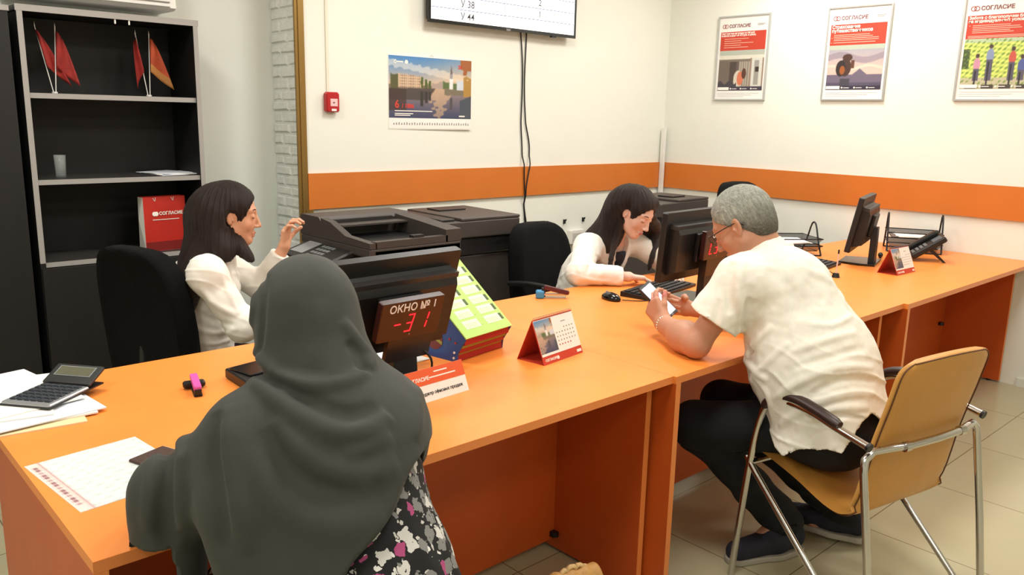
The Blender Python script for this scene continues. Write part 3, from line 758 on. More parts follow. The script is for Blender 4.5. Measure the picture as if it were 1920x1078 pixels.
# ------------------------------------------------------------ desk things
def tent_calendar(loc, rz, label, k=1.0):
    t = thing('desk_calendar', label, 'calendar', loc, rz)
    W, D, H = .105 * k, .055 * k, .135 * k
    ang = math.atan2(D, H)
    b = MB()
    for sx in (-1,):
        pass
    th = .0015
    b.add([(-W, -D, 0), (W, -D, 0), (W, 0, H), (-W, 0, H), (-W, -D + th, 0), (W, -D + th, 0), (W, th, H - .003), (-W, th, H - .003)], [(0, 1, 2, 3), (4, 7, 6, 5), (0, 4, 5, 1), (3, 2, 6, 7), (0, 3, 7, 4), (1, 5, 6, 2)], RED)
    b.add([(-W, D, 0), (W, D, 0), (W, 0, H), (-W, 0, H), (-W, D - th, 0), (W, D - th, 0), (W, -th, H - .003), (-W, -th, H - .003)], [(3, 2, 1, 0), (5, 6, 7, 4), (1, 5, 4, 0), (7, 6, 2, 3), (4, 7, 3, 0), (2, 6, 5, 1)], RED)
    b.box(-W, W, -D, D, 0, .001, RED)
    b.build('card_stand', t)
    T = Matrix.Translation((0, -D, 0)) @ Euler((math.pi / 2 - ang, 0, 0)).to_matrix().to_4x4()   # x, up-slope, normal
    L = math.hypot(D, H)
    def scene(u, v):
        o = canal(np.clip(u * .35 + .55, 0, 1), v); return o
    MB().box(-W + .002, W - .002, .026 * k, L - .004, .0002, .0016, PAPER, T).build('pages', t)
    picture('photo_print', W * .84, L - .040 * k, 30, 34, scene, t, T @ Matrix.Translation((-W + W * .44, .034 * k, .0018)))
    s = MB()
    for r in range(5):
        for c in range(7):
            if r == 0 and c < 3 or r == 4 and c > 4: continue
            s.box(-W * .05 + c * W * .14, -W * .05 + c * W * .14 + .005 * k, .046 * k + (4 - r) * .013 * k, .0505 * k + (4 - r) * .013 * k, .0016, .0020, INKR if r == 4 else INKG, T)
    s.box(W * .30, W * .52, .118 * k, .121 * k, .0016, .0020, INKG, T)
    s.build('day_grid', t); s = MB()
    s.text('2023' if False else 'СОГЛАСИЕ', .011 * k, INKW, T @ Matrix.Translation((-W + .012 * k, .009 * k, .0006)), .0003)
    s.cyl((-W + .078 * k, .012 * k), .006 * k, .0006, .001, INKW, 10, T)
    s.box(W - .030 * k, W - .006 * k, .007 * k, .016 * k, .0006, .001, INKW, T)
    s.build('lettering', t)
    sp = MB(); RING = mat('dark_wire', (110, 108, 120), .3, metal=.7)
    for i in range(26):
        x = -W + .008 + i * (2 * W - .016) / 25
        sp.tube([(x + .001 * math.cos(0), .0045 * math.cos(a / 8 * 6.283) - .001, H + .001 + .0055 * math.sin(a / 8 * 6.283)) for a in range(9)], .0006, RING, 4, caps=False)
    sp.build('spiral_binding', t)
    return t
tent_calendar((1.487, .385, .75), math.radians(8), 'red desk calendar with canal photo beside the form rack')
tent_calendar((4.02, .34, .75), math.radians(-2), 'red desk calendar on the far desk beside the desk phone', .98)
# name plate
t = thing('name_plate', 'orange and white name plate tent at the foot of the nearest monitor', 'name plate', (.945, .315, .75), math.radians(4))
b = MB(); W = .118; b.add([(-W, -.035, 0), (W, -.035, 0), (W, 0, .082), (-W, 0, .082)], [(0, 1, 2, 3)], PAPER)
b.add([(-W, -.033, 0), (W, -.033, 0), (W, 0, .0805), (-W, 0, .0805)], [(3, 2, 1, 0)], PAPER)
b.add([(-W, .035, 0), (W, .035, 0), (W, 0, .082), (-W, 0, .082)], [(3, 2, 1, 0)], PAPER); b.box(-W, W, -.035, .035, 0, .0008, PAPER); b.build('card', t)
T = Matrix.Translation((0, -.035, 0)) @ Euler((math.atan2(.082, .035), 0, 0)).to_matrix().to_4x4()
MB().box(-W, W, .046, .089, .0003, .0008, mat('orange_red_print', (222, 92, 44), .5), T).build('orange_band', t)
s = MB(); s.text('СОГЛАСИЕ', .014, INKW, T @ Matrix.Translation((-.088, .058, .001)), .0004); s.cyl((-.098, .063), .007, .001, .0014, INKW, 12, T)
s.box(.01, .058, .0745, .078, .001, .0014, INKW, T); s.box(-.01, .085, .061, .0645, .001, .0014, INKW, T)
s.text('Менеджер офисных продаж', .0125, INKD, T @ Matrix.Translation((-.072, .018, .0006)), .0002); s.build('lettering', t)
# form rack
t = thing('form_rack', 'blue and red form rack with a lime green slanted front of white labels', 'rack', (1.2, .512, .75), math.radians(10))
BLU = mat('blue_card', (30, 74, 150), .4, noise=(20, .1)); LIME = mat('lime_card', (176, 212, 104), .5, noise=(9, .06)); RDC = mat('rack_red_card', (170, 34, 36), .45); OLV = mat('rack_olive', (150, 150, 50), .5)
AX = Matrix(((0, 0, 1, 0), (1, 0, 0, 0), (0, 1, 0, 0), (0, 0, 0, 1)))   # (depth, z) profile, extruded along x
side = [(0.0, 0), (.18, 0), (.19, .04), (.215, .272), (.20, .275), (-.035, .078), (-.02, .055), (-.004, .03)]
hole = [(.095 + .036 * math.cos(a / 16 * 6.283), .062 + .036 * math.sin(a / 16 * 6.283)) for a in range(16)]
for i, x0 in enumerate((0.0, .226)):
    m = MB(); m.prism(side, x0, x0 + .005, BLU, AX)
    p_ = m.build('side_panel', t)
    if i == 0:
        MB().prism(hole, x0 - .0012, x0 - .0002, mat('rack_maroon', (110, 34, 36), .5), AX).build('cutout_ring', p_)
        m = MB(); m.prism([(.062, .045), (.125, .072), (.122, .082), (.060, .055)], x0 - .002, x0 - .0012, OLV, AX); m.prism([(.10, .082), (.122, .060), (.124, .075), (.106, .092)], x0 - .002, x0 - .0012, mat('rack_face_white', (210, 210, 206), .5), AX); m.cyl((.108, .083), .004, x0 - .0028, x0 - .002, BLACK, 10, AX); m.cyl((.117, .073), .0032, x0 - .0028, x0 - .002, BLACK, 10, AX)
        m.build('printed_motif', p_)
        m = MB()
        for (d, z) in ((.01, .03), (.012, .012), (.005, .062), (.03, .07), (.16, .02), (.17, .06)): m.cyl((d, z), .004, x0 - .002, x0, INKW if z < .05 else RDC, 8, AX)
        m.build('studs', p_)
m = MB()
for k, (z0, z1, c) in enumerate(((.002, .022, RDC), (.022, .028, OLV), (.03, .046, RDC), (.046, .056, OLV), (.058, .078, RDC))):
    d = [.0, -.0, -.008, -.016, -.028][k]; m.box(.005, .226, d, d + .18, z0, z1, c)
m.build('form_tiers', t)
sl = math.atan2(.272 - .078, .20 + .035); L = math.hypot(.235, .197)
T = Matrix.Translation((0, -.036, .080)) @ Euler((sl, 0, 0)).to_matrix().to_4x4()
MB().box(.0, .231, 0, L, 0, .004, LIME, T).build('slanted_front', t)
m = MB(); DK = mat('rack_slot', (70, 90, 40), .6); LB = mat('label_pale_green', (226, 244, 200), .5)
for r in range(6):
    for c in (0, 1):
        x = .03 + c * .105; y = .03 + r * .042
        m.box(x, x + .072, y, y + .032, .004, .0046, LB, T)
        m.box(x + .072, x + .085, y + .004, y + .028, .004, .0048, DK if r > 1 or c else LIME, T)
        for q in range(3): m.box(x + .004, x + .06, y + .005 + q * .006, y + .007 + q * .006, .0046, .005, mat('label_print', (190, 206, 160), .6), T)
m.build('label_rows', t)

# calculator on papers
sheet_stack('document_pile', 'pile of white papers under the calculator at the desk corner', (.06, .93, .75), 0,
            [(-.0, -.02, -.12, .30, .42, .004, CREAM), (.02, .0, -.05, .30, .40, .004, PAPER), (.02, -.02, .10, .29, .38, .003, PAPERB), (-.03, .03, -.22, .28, .36, .004, PAPER), (.0, .05, .18, .26, .36, .003, PAPER)])
t = thing('calculator', 'black and silver desk calculator with raised display', 'calculator', (.166, .90, .7694), math.radians(-28))
t.rotation_euler = (0, 0, math.radians(-52))
b = MB(); b.box(-.068, .068, -.105, .045, 0, .010, mat('calc_silver', (170, 172, 176), .3, metal=.5), bev=.003); b.box(-.070, .070, -.107, .10, -.0, .004, BLACK); b.build('body', t)
TD = Matrix.Translation((0, .045, .006)) @ Euler((.42, 0, 0)).to_matrix().to_4x4()
d = MB().box(-.070, .070, 0, .075, 0, .010, BLACK, TD, bev=.003).build('display_head', t)
m = MB(); m.box(-.054, .054, .028, .066, .010, .011, GREYP, TD); m.box(-.050, .050, .031, .063, .011, .0114, mat('lcd_olive', (92, 92, 74), .25), TD); m.build('lcd', d)
MB().box(-.05, .05, .085, .092, 0, .030, BLACK).build('prop', t)
m = MB(); KEY = mat('calc_key', (44, 50, 58), .4)
for r in range(6):
    for c in range(6):
        x = -.057 + c * .0195; y = -.088 + r * .0215; m.box(x, x + .0155, y, y + .015, .010, .014, KEY, bev=.001)
m.build('key_pad', t)
# printed form on the desk corner
def form(u, v):
    n = np.sin(v * 70 + np.sin(u * 9) * 2) * np.cos(u * 21 + v * 9); o = np.zeros(u.shape + (3,)); o[:] = (228, 230, 226)
    o -= (np.clip(n, 0, 1) * 34)[..., None] * np.array((1.1, .8, .7))
    m = u < .10; o[m] = (240, 214, 206); m = (u > .10) & (u < .125); o[m] = (186, 140, 140)
    m = (u > .04) & (u < .07) & (np.mod(v * 18, 1) < .5) & (v > .08) & (v < .95); o[m] = (110, 60, 70)
    return o
t = thing('printed_form', 'patterned printed form with a pink lettered margin near the desk edge', 'document', (.138, .360, .75), math.radians(6))
# corners follow the sheet lying askew on the desk
MB().box(-.118, .118, -.148, .148, 0, .0008, PAPER).build('sheet', t)
picture('printed_face', .235, .295, 60, 60, form, t, TR((0, -.1475, .0010)))
t = thing('passport_cover', 'dark brown leather document cover under the woman\'s sleeve', 'document cover', (.245, .335, .751), math.radians(20))
MB().box(-.045, .045, -.065, .065, 0, .006, mat('brown_textured_leather', (70, 44, 34), .6, bump=(200, .5)), bev=.002).build('cover', t)
MB().box(-.042, .046, -.062, .062, .001, .005, PAPER).build('pages', t)
# pink stapler
t = thing('pink_stapler', 'pink and black hand stapler left of the grey headscarf', 'stapler', (.475, .745, .75), math.radians(75))
PNK = mat('pink_plastic', (206, 84, 170), .35)
MB().box(-.05, .05, -.011, .011, 0, .008, BLACK, bev=.002).build('base', t)
MB().box(-.045, .05, -.010, .010, .018, .034, PNK, Matrix.Translation((0, 0, 0)) @ Euler((0, -.1, 0)).to_matrix().to_4x4(), bev=.003).build('arm', t)
MB().box(.02, .045, -.028, .030, .004, .020, BLACK, bev=.004).build('grip', t)
MB().box(-.05, -.035, -.009, .009, .0, .02, BLACK).build('hinge', t)
# dark stapler/ phone behind headscarf
t = thing('desk_telephone_base', 'dark device half hidden by the grey headscarf', 'device', (.655, .745, .75), math.radians(10))
MB().prism([(-.09, -.07), (.09, -.07), (.09, .07), (-.06, .07)], 0, .03, BLACK, None, .004).build('body', t)
MB().box(-.06, .07, -.05, .05, .030, .036, BLACKG, bev=.002).build('top_plate', t)
# papers by the monitor
sheet_stack('monitor_papers', 'cream and white papers behind the nearest monitor', (1.03, .72, .75), .1, [(0, 0, .1, .21, .297, .002, CREAM), (.01, .01, -.05, .21, .297, .002, PAPER)])
# small white form above the stapler
MB().tube(smooth_path([(.93, .40, .90), (.90, .385, .84), (.885, .39, .78), (.88, .42, .756)]), .003, WHITEP, 6).build('white_cable')
tag(bpy.data.objects['white_cable'], 'short white cable hanging from the nearest monitor sign', 'cable')
tag(MB().tube(smooth_path([(.955, .385, .88), (.985, .36, .84), (.985, .37, .79), (.94, .40, .757)]), .0035, BLACK, 6).build('black_cable'), 'short black cable looping below the nearest monitor sign', 'cable')
# blue and burgundy stapler
t = thing('metal_stapler', 'open burgundy and silver stapler on the desk by the mouse', 'stapler', (2.10, .985, .75), math.radians(-40))
MB().box(-.055, .06, -.012, .012, 0, .007, mat('stapler_steel', (190, 186, 176), .3, metal=.8), bev=.002).build('base', t)
MB().box(-.05, .06, -.009, .009, .014, .022, MATS['stapler_steel']).build('magazine', t)
MB().box(-.045, .065, -.011, .011, .030, .048, mat('burgundy_plastic', (84, 30, 40), .3), Euler((0, .22, 0)).to_matrix().to_4x4(), bev=.004).build('arm', t)
MB().box(-.07, -.035, -.018, .018, .0, .034, mat('blue_plastic', (60, 140, 190), .4), None, bev=.005).build('tape_holder', t)
MB().box(-.045, -.03, -.008, .008, .008, .045, BLACK).build('hinge', t)
# mouse and cable
t = thing('computer_mouse', 'black computer mouse on the middle desk', 'mouse', (2.285, .815, .75), math.radians(-12))
m = MB(); m.ell((0, 0, .006), (.031, .056, .026), BLACKG, 10); 
for i, v_ in enumerate(m.v):
    if v_[2] < 0: m.v[i] = (v_[0], v_[1], 0)
m.build('shell', t); MB().ell((0, .028, .028), (.0035, .009, .006), mat('wheel_grey', (140, 140, 140), .4), 6).build('wheel', t)
tag(MB().tube(smooth_path([(2.293, .76, .757), (2.36, .71, .753), (2.46, .69, .753), (2.56, .72, .753), (2.66, .82, .753)]), .0022, BLACK, 6).build('mouse_cable'), 'thin black mouse cable across the middle desk', 'cable')
def keyboard(loc, rz, label, rx=0.0, W=.44):
    t = thing('computer_keyboard', label, 'keyboard', loc, rz)
    MB().prism([(-.075, 0), (.075, 0), (.075, .022), (-.075, .012)], -W / 2, W / 2, BLACK, Matrix(((0, 0, 1, 0), (1, 0, 0, 0), (0, 1, 0, 0), (0, 0, 0, 1)))).build('case', t)
    m = MB()
    for r in range(5):
        for c in range(int(W / .021) - 1):
            y = -.066 + r * .027; z = .0127 + (y + .075) / .15 * .01
            m.box(-W / 2 + .012 + c * .021, -W / 2 + .029 + c * .021, y, y + .02, z, z + .006, mat('key_black', (34, 34, 35), .5), bev=.001)
    m.build('keys', t); return t
keyboard((2.60, .80, .75), math.radians(10), 'black keyboard under the long-haired woman\'s hands')
keyboard((3.76, .67, .75), math.radians(8), 'black keyboard propped beside the far monitor')

def letter_tray(loc, rz, label, W=.33, D=.25, tiers=2, step=.085):
    t = thing('letter_tray', label, 'tray', loc, rz)
    WIRE = mat('black_wire', (28, 26, 30), .4, metal=.3)
    MESH = mat('black_mesh_sheet', (34, 32, 36), .5, alpha=.75)
    for k in range(tiers):
        z = .03 + k * step; m = MB()
        rim = [(-W / 2, -D / 2, z + .03), (W / 2, -D / 2, z + .03), (W / 2, D / 2, z + .03), (-W / 2, D / 2, z + .03), (-W / 2, -D / 2, z + .03)]
        m.tube(rim, .0035, WIRE, 6); low = [(x * .86, y * .86, z) for x, y, _ in rim]; m.tube(low, .0022, WIRE, 6)
        o = m.build('tray_rim', t)
        m = MB(); a = low[:4]; b_ = rim[:4]
        m.add(list(a) + list(b_), [(0, 1, 2, 3)] + [(i, (i + 1) % 4, 4 + (i + 1) % 4, 4 + i) for i in range(4) if i != 0], MESH); m.build('tray_mesh', o)
    for s in (-1, 1):
        h = .03 + tiers * step + .07
        MB().tube(smooth_path([(s * W / 2, -D * .46, .004), (s * W / 2, -D * .28, h * .45), (s * W / 2, -D * .10, h * .97), (s * W / 2, D * .08, h * .97), (s * W / 2, D * .26, h * .45), (s * W / 2, D * .46, .004)], 3), .005, WIRE, 8).build('side_hoop', t)
    MB().tube([(-W / 2, -D * .46, .0045), (W / 2, -D * .46, .0045)], .004, WIRE, 6).build('foot_rail', t)
    MB().tube([(-W / 2, D * .46, .0045), (W / 2, D * .46, .0045)], .004, WIRE, 6).build('foot_rail', t)
    return t
letter_tray((4.86, .60, .75), math.radians(-62), 'black mesh two-tier letter tray against the right wall behind the desk phone', W=.30, D=.24, step=.06)
letter_tray((4.10, 1.02, .75), math.radians(-35), 'black mesh letter tray with papers beyond the man\'s shoulder', W=.32, D=.25, tiers=2, step=.04)
sheet_stack('tray_papers', 'white papers lying in the mesh letter tray beyond the man\'s shoulder', (4.10, 1.02, .822), math.radians(-35), [(0, 0, .1, .2, .22, .004, PAPER), (.0, .0, -.1, .2, .2, .004, PAPER)])
sheet_stack('wall_tray_papers', 'white papers lying in the letter tray against the right wall', (4.86, .60, .842), math.radians(-62), [(0, 0, .1, .2, .2, .003, PAPER), (0, 0, -.06, .2, .19, .003, PAPER)])
# desk phone
t = thing('desk_phone', 'dark desk phone on its stand beside the far desk calendar', 'phone', (4.55, .40, .75), math.radians(-150))
T = Matrix.Translation((0, 0, .085)) @ Euler((.62, 0, 0)).to_matrix().to_4x4()
b = MB(); b.box(-.085, .085, -.10, .10, -.018, .012, BLACK, T, bev=.006); b.build('body', t)
MB().box(-.09, -.045, -.095, .095, .014, .04, BLACK, T, bev=.01).build('handset', t)
MB().box(-.02, .07, .035, .085, .012, .0135, mat('phone_lcd', (96, 104, 110), .3), T).build('display', t)
m = MB()
for r in range(4):
    for c in range(3): m.box(-.015 + c * .028, .004 + c * .028, -.085 + r * .024, -.07 + r * .024, .012, .016, GREYP, T)
m.build('keys', t)
m = MB(); m.prism([(-.08, 0), (-.065, 0), (.075, .13), (.055, .135)], -.06, -.045, BLACK, Matrix(((0, 0, 1, 0), (1, 0, 0, 0), (0, 1, 0, 0), (0, 0, 0, 1)))); m.prism([(.10, 0), (.085, 0), (.0, .07), (.012, .085)], .04, .055, BLACK, Matrix(((0, 0, 1, 0), (1, 0, 0, 0), (0, 1, 0, 0), (0, 0, 0, 1)))); m.prism([(.10, 0), (.085, 0), (.0, .07), (.012, .085)], -.06, -.045, BLACK, Matrix(((0, 0, 1, 0), (1, 0, 0, 0), (0, 1, 0, 0), (0, 0, 0, 1)))); m.build('stand', t)
# pen on stand
t = thing('pen_stand', 'pen standing in a small black holder with a cord, on the far desk', 'pen stand', (3.60, .465, .75))
MB().cyl((0, 0), .020, 0, .022, BLACK, 16, None, .014).build('base', t)
MB().tube([(0, 0, .02), (.006, .0, .12)], .0035, mat('pale_pink_plastic', (226, 190, 180), .4), 8).build('pen', t)
MB().tube([(.006, .0, .12), (.0065, .0, .14)], .0045, BLACK, 8).build('pen_cap', t)
MB().tube(smooth_path([(-.012, .01, .02), (-.03, .03, .035), (-.03, .05, .03), (-.01, .05, .01)]), .002, BLACK, 6).build('cord', t)
t = thing('tape_dispenser', 'tiny black clip lying on the far desk by the letter tray', 'clip', (4.42, .60, .75), .4)
MB().ell((0, 0, .016), (.022, .014, .016), BLACK, 8).build('body', t); MB().box(-.035, .0, -.006, .006, .006, .012, BLACK).build('lever', t)

# ------------------------------------------------------------ chairs
def office_chair(loc, rz, label, w=.44, top=1.05, bh=.55, seat=.46, arms=True, round_=.5):
    t = thing('office_chair', label, 'office chair', loc, rz)   # faces +y
    m = MB(); n = 28; vs = []; fs = []
    rings = []
    for (dy, sc) in ((-.035, .90), (-.05, .985), (-.02, 1.0), (.02, 1.0), (.045, .97), (.05, .85)):
        r = []
        for k in range(n):
            a = 6.28318 * k / n; c_, s_ = math.cos(a), math.sin(a); e = round_
            px = w / 2 * sc * math.copysign(abs(c_) ** e, c_); pz = bh / 2 * sc * math.copysign(abs(s_) ** (e * 1.1), s_)
            px *= 1 - .10 * (pz / (bh / 2)) ** 2 * (1 if pz > 0 else .3)
            r.append((px, -.22 + dy + .10 * (px / (w / 2)) ** 2 * .35 - .06 * (pz / bh), top - bh / 2 + pz))
        rings.append(r)
    vs = [p for r in rings for p in r]
    for i in range(len(rings) - 1):
        for k in range(n): j = (k + 1) % n; fs.append((i * n + k, (i + 1) * n + k, (i + 1) * n + j, i * n + j))
    fs.append(tuple(range(n))); fs.append(tuple((len(rings) - 1) * n + k for k in range(n))[::-1])
    m.add(vs, fs, BLACKF, True); m.build('backrest', t)
    m = MB(); m.prism([(w * .5 * math.copysign(abs(math.cos(a)) ** .6, math.cos(a)), .02 + .23 * math.copysign(abs(math.sin(a)) ** .6, math.sin(a))) for a in [6.28318 * k / 24 for k in range(24)]], seat - .07, seat, BLACKF, None, .018); m.build('seat', t)
    MB().tube(smooth_path([(0, -.22, top - bh * .6), (0, -.225, seat + .02), (0, -.17, seat - .08), (0, 0, seat - .08)]), .018, BLACK, 8, flat=1.0).build('back_bracket', t)
    MB().cyl((0, 0), .025, .1, seat - .06, BLACK, 14).build('gas_column', t)
    for k in range(5):
        a = k * 6.28318 / 5 + .3; lg = MB().tube([(0, 0, .12), (.28 * math.cos(a), .28 * math.sin(a), .075)], [.022, .014], BLACK, 8).build('base_leg', t)
        c = MB(); c.cyl((0, 0), .026, -.022, .022, BLACK, 14, TR((.28 * math.cos(a), .28 * math.sin(a), .027), math.pi / 2, 0, a + .6)); c.build('caster', lg)
    if arms:
        for s in (-1, 1):
            x = s * (w / 2 + .04)
            MB().tube(smooth_path([(s * w * .4, .05, seat - .05), (x, .05, seat + .0), (x, .12, seat + .19), (x, -.02, seat + .22), (x * .98, -.20, seat + .20)]), .014, BLACK, 8).build('armrest', t)
    return t
office_chair((.85, 1.72, 0), math.radians(-72), 'tall black office chair left of the dark-haired woman in white', w=.42, top=1.02, bh=.62, arms=False)
office_chair((2.735, 1.48, 0), math.radians(186), 'black office chair behind the long-haired woman', w=.44, top=.955, bh=.56)
office_chair((4.44, 1.35, 0), math.radians(180), 'black office chair behind the far desk, only its top showing', w=.46, top=1.118, bh=.56)

def client_chair(ox, oy, rz, label):
    t = thing('client_chair', label, 'chair', (ox, oy, 0), rz)    # origin rear-left leg, x right, y forward
    # shell: profile in (y,z), from front edge of the seat to the top of the back
    prof = smooth_path([(0, .44, .435), (0, .40, .455), (0, .25, .42), (0, .13, .378), (0, .060, .376), (0, .022, .43), (0, -.01, .60), (0, -.045, .74), (0, -.065, .83), (0, -.072, .865)], 4)
    th = .026; n = len(prof); m = MB(); vs = []; nx = 12
    def half(i):
        f = i / (n - 1)
        wv = .235 if f < .5 else .225
        if f > .86: wv *= math.sqrt(max(0, 1 - ((f - .86) / .14) ** 2 * .38))
        if f < .06: wv *= 1 - .12 * ((.06 - f) / .06) ** 2
        return wv
    for side in (0, 1):
        for i, p in enumerate(prof):
            tq = (prof[min(i + 1, n - 1)] - prof[max(i - 1, 0)]).normalized(); nn = Vector((0, tq.z, -tq.y))     # towards back/below
            nn = Vector((0, -tq.z, tq.y)) if nn.y > 0 and False else nn
            for k in range(nx + 1):
                u = -1 + 2 * k / nx; hw = half(i); e = 1 - abs(u) ** 6
                curve = -.018 * u * u * (1 if i > n * .5 else -.3)
                off = (th / 2) * (e ** .5 if e > 0 else 0) * (1 if side else -1)
                sag = .012 * math.cos(u * 1.5) if i > n * .85 else 0
                vs.append((.28 + u * hw, p.y + nn.y * off - curve * (i > n * .5), p.z + nn.z * off + (sag if i >= n - 4 else 0)))
    fs = []; N = n * (nx + 1)
    for i in range(n - 1):
        for k in range(nx):
            a = i * (nx + 1) + k; fs.append((a, a + 1, a + nx + 2, a + nx + 1)); fs.append((N + a, N + a + nx + 1, N + a + nx + 2, N + a + 1))
    for k in range(nx):
        fs.append((k, N + k, N + k + 1, k + 1)); a = (n - 1) * (nx + 1) + k; fs.append((a, a + 1, N + a + 1, N + a))
    for i in range(n - 1):
        a = i * (nx + 1); fs.append((a, a + nx + 1, N + a + nx + 1, N + a)); a += nx; fs.append((a, N + a, N + a + nx + 1, a + nx + 1))
    seat_split = int(n * .47)
    m.add(vs, fs, TAN, True); sh = m.build('seat_shell', t)
    # piping along the edges
    for u in (-.94, .94):
        pts = []
        for i, p in enumerate(prof):
            tq = (prof[min(i + 1, n - 1)] - prof[max(i - 1, 0)]).normalized(); nn = Vector((0, tq.z, -tq.y))
            cv = .018 * u * u * (1 if i > n * .5 else 0)
            pts.append((.28 + u * half(i), p.y + cv - nn.y * .0075, p.z - nn.z * .0075))
        MB().tube(pts, .0022, STITCH, 5).build('piping', sh)
    i = n - 1; p = prof[i]
    MB().tube([(.28 + u * half(i) * .99, p.y - .012 + .018 * u * u, p.z + .012 * math.cos(u * 1.5) - .002) for u in np.linspace(-.97, .97, 14)], .0022, STITCH, 5).build('piping', sh)
    r = .0115
    # rear hoop
    hoop = [(0, -.11, .0), (0, -.065, .30), (0, -.022, .55), (.006, -.018, .585), (.035, -.02, .605), (.10, -.040, .612), (.16, -.052, .612), (.28, -.056, .612), (.40, -.052, .612), (.46, -.040, .612), (.525, -.02, .605), (.554, -.018, .585), (.56, -.022, .55), (.56, -.065, .3), (.56, -.11, 0)]
    MB().tube(hoop, r, CHROME, 12).build('rear_hoop', t)
    for x in (.13, .40): MB().tube([(x, -.050, .612), (x + .02, -.052, .612)], .015, CHROME, 10).build('clamp', t)
    for x, s in ((0, -1), (.56, 1)):
        arm = smooth_path([(x, -.03, .628), (x, .08, .648), (x, .18, .668), (x, .27, .668), (x, .335, .635), (x, .365, .56), (x, .385, .43), (x, .405, .22), (x, .425, 0)], 4)
        MB().tube(arm, r, CHROME, 12).build('front_leg', t)
        pad = smooth_path([(x, .07, .658), (x, .15, .678), (x, .24, .690), (x, .31, .668), (x, .345, .628)], 4)
        MB().tube(pad, [.015] + [.0195] * (len(pad) - 2) + [.015], ARMBR, 12, flat=.8).build('arm_pad', t)
        MB().tube([(x, .40, .44), (x, .36, .40), (x, -.08, 0.0)], r * .92, CHROME, 12).build('diagonal_leg', t)
        MB().tube([(x, -.034, .627), (x, -.026, .629)], .0135, BLACK, 12).build('end_cap', t)
    MB().tube([(0, .38, .425), (.56, .38, .425)], .010, CHROME, 10).build('cross_tube', t)
    return t
client_chair(1.851, -.482, math.radians(-11.6), 'tan leatherette chair with chrome frame, under the man in the white shirt')
#PEOPLE
# ------------------------------------------------------------ bodies and cloth as smooth implicit surfaces
def smin(a, b, k):
    h = np.clip(.5 + .5 * (b - a) / k, 0, 1)
    return b + (a - b) * h - k * h * (1 - h)
def smax(a, b, k): return -smin(-a, -b, k)
def A3(p): return np.array(p, np.float32)
class SDF:
    def __init__(s, k=.03): s.it = []; s.k = k
    def cap(s, a, b, ra, rb=None, k=None, sc=None):
        s.it.append(('c', A3(a), A3(b), ra, ra if rb is None else rb, k or s.k, None)); return s
    def ell(s, c, r, R=None, k=None):
        s.it.append(('e', A3(c), A3(r), None if R is None else np.array(R.to_3x3() if hasattr(R, 'to_3x3') else R, np.float32), 0, k or s.k, None)); return s
    def sub(s, c, r, R=None, k=.01):
        s.it.append(('s', A3(c), A3(r), None if R is None else np.array(R.to_3x3() if hasattr(R, 'to_3x3') else R, np.float32), 0, k, None)); return s
    def grp(s, other, c, rad, k=.01):
        s.it.append(('g', A3(c), rad, other, 0, k, None)); return s
    @staticmethod
    def _ell(P, c, r, R):
        q = P - c
        if R is not None: q = q @ R
        k0 = np.sqrt(((q / r) ** 2).sum(1)) + 1e-9; k1 = np.sqrt(((q / (r * r)) ** 2).sum(1)) + 1e-9
        return k0 * (k0 - 1) / k1
    def __call__(s, P):
        d = None
        for t, a, b, c, e, k, _ in s.it:
            if t == 'c':
                ab = b - a; L = float(ab @ ab) + 1e-12
                h = np.clip((P - a) @ ab / L, 0, 1)
                x = np.sqrt(((P - a - h[:, None] * ab) ** 2).sum(1)) - (c + (e - c) * h)
            elif t in 'es': x = s._ell(P, a, b, c)
            else:
                far = np.sqrt(((P - a) ** 2).sum(1)) - b
                x = far + .02; m = far < .03
                if m.any(): x[m] = c(P[m])
            if d is None: d = x
            elif t == 's': d = smax(d, -x, k)
            else: d = smin(d, x, k)
        return d
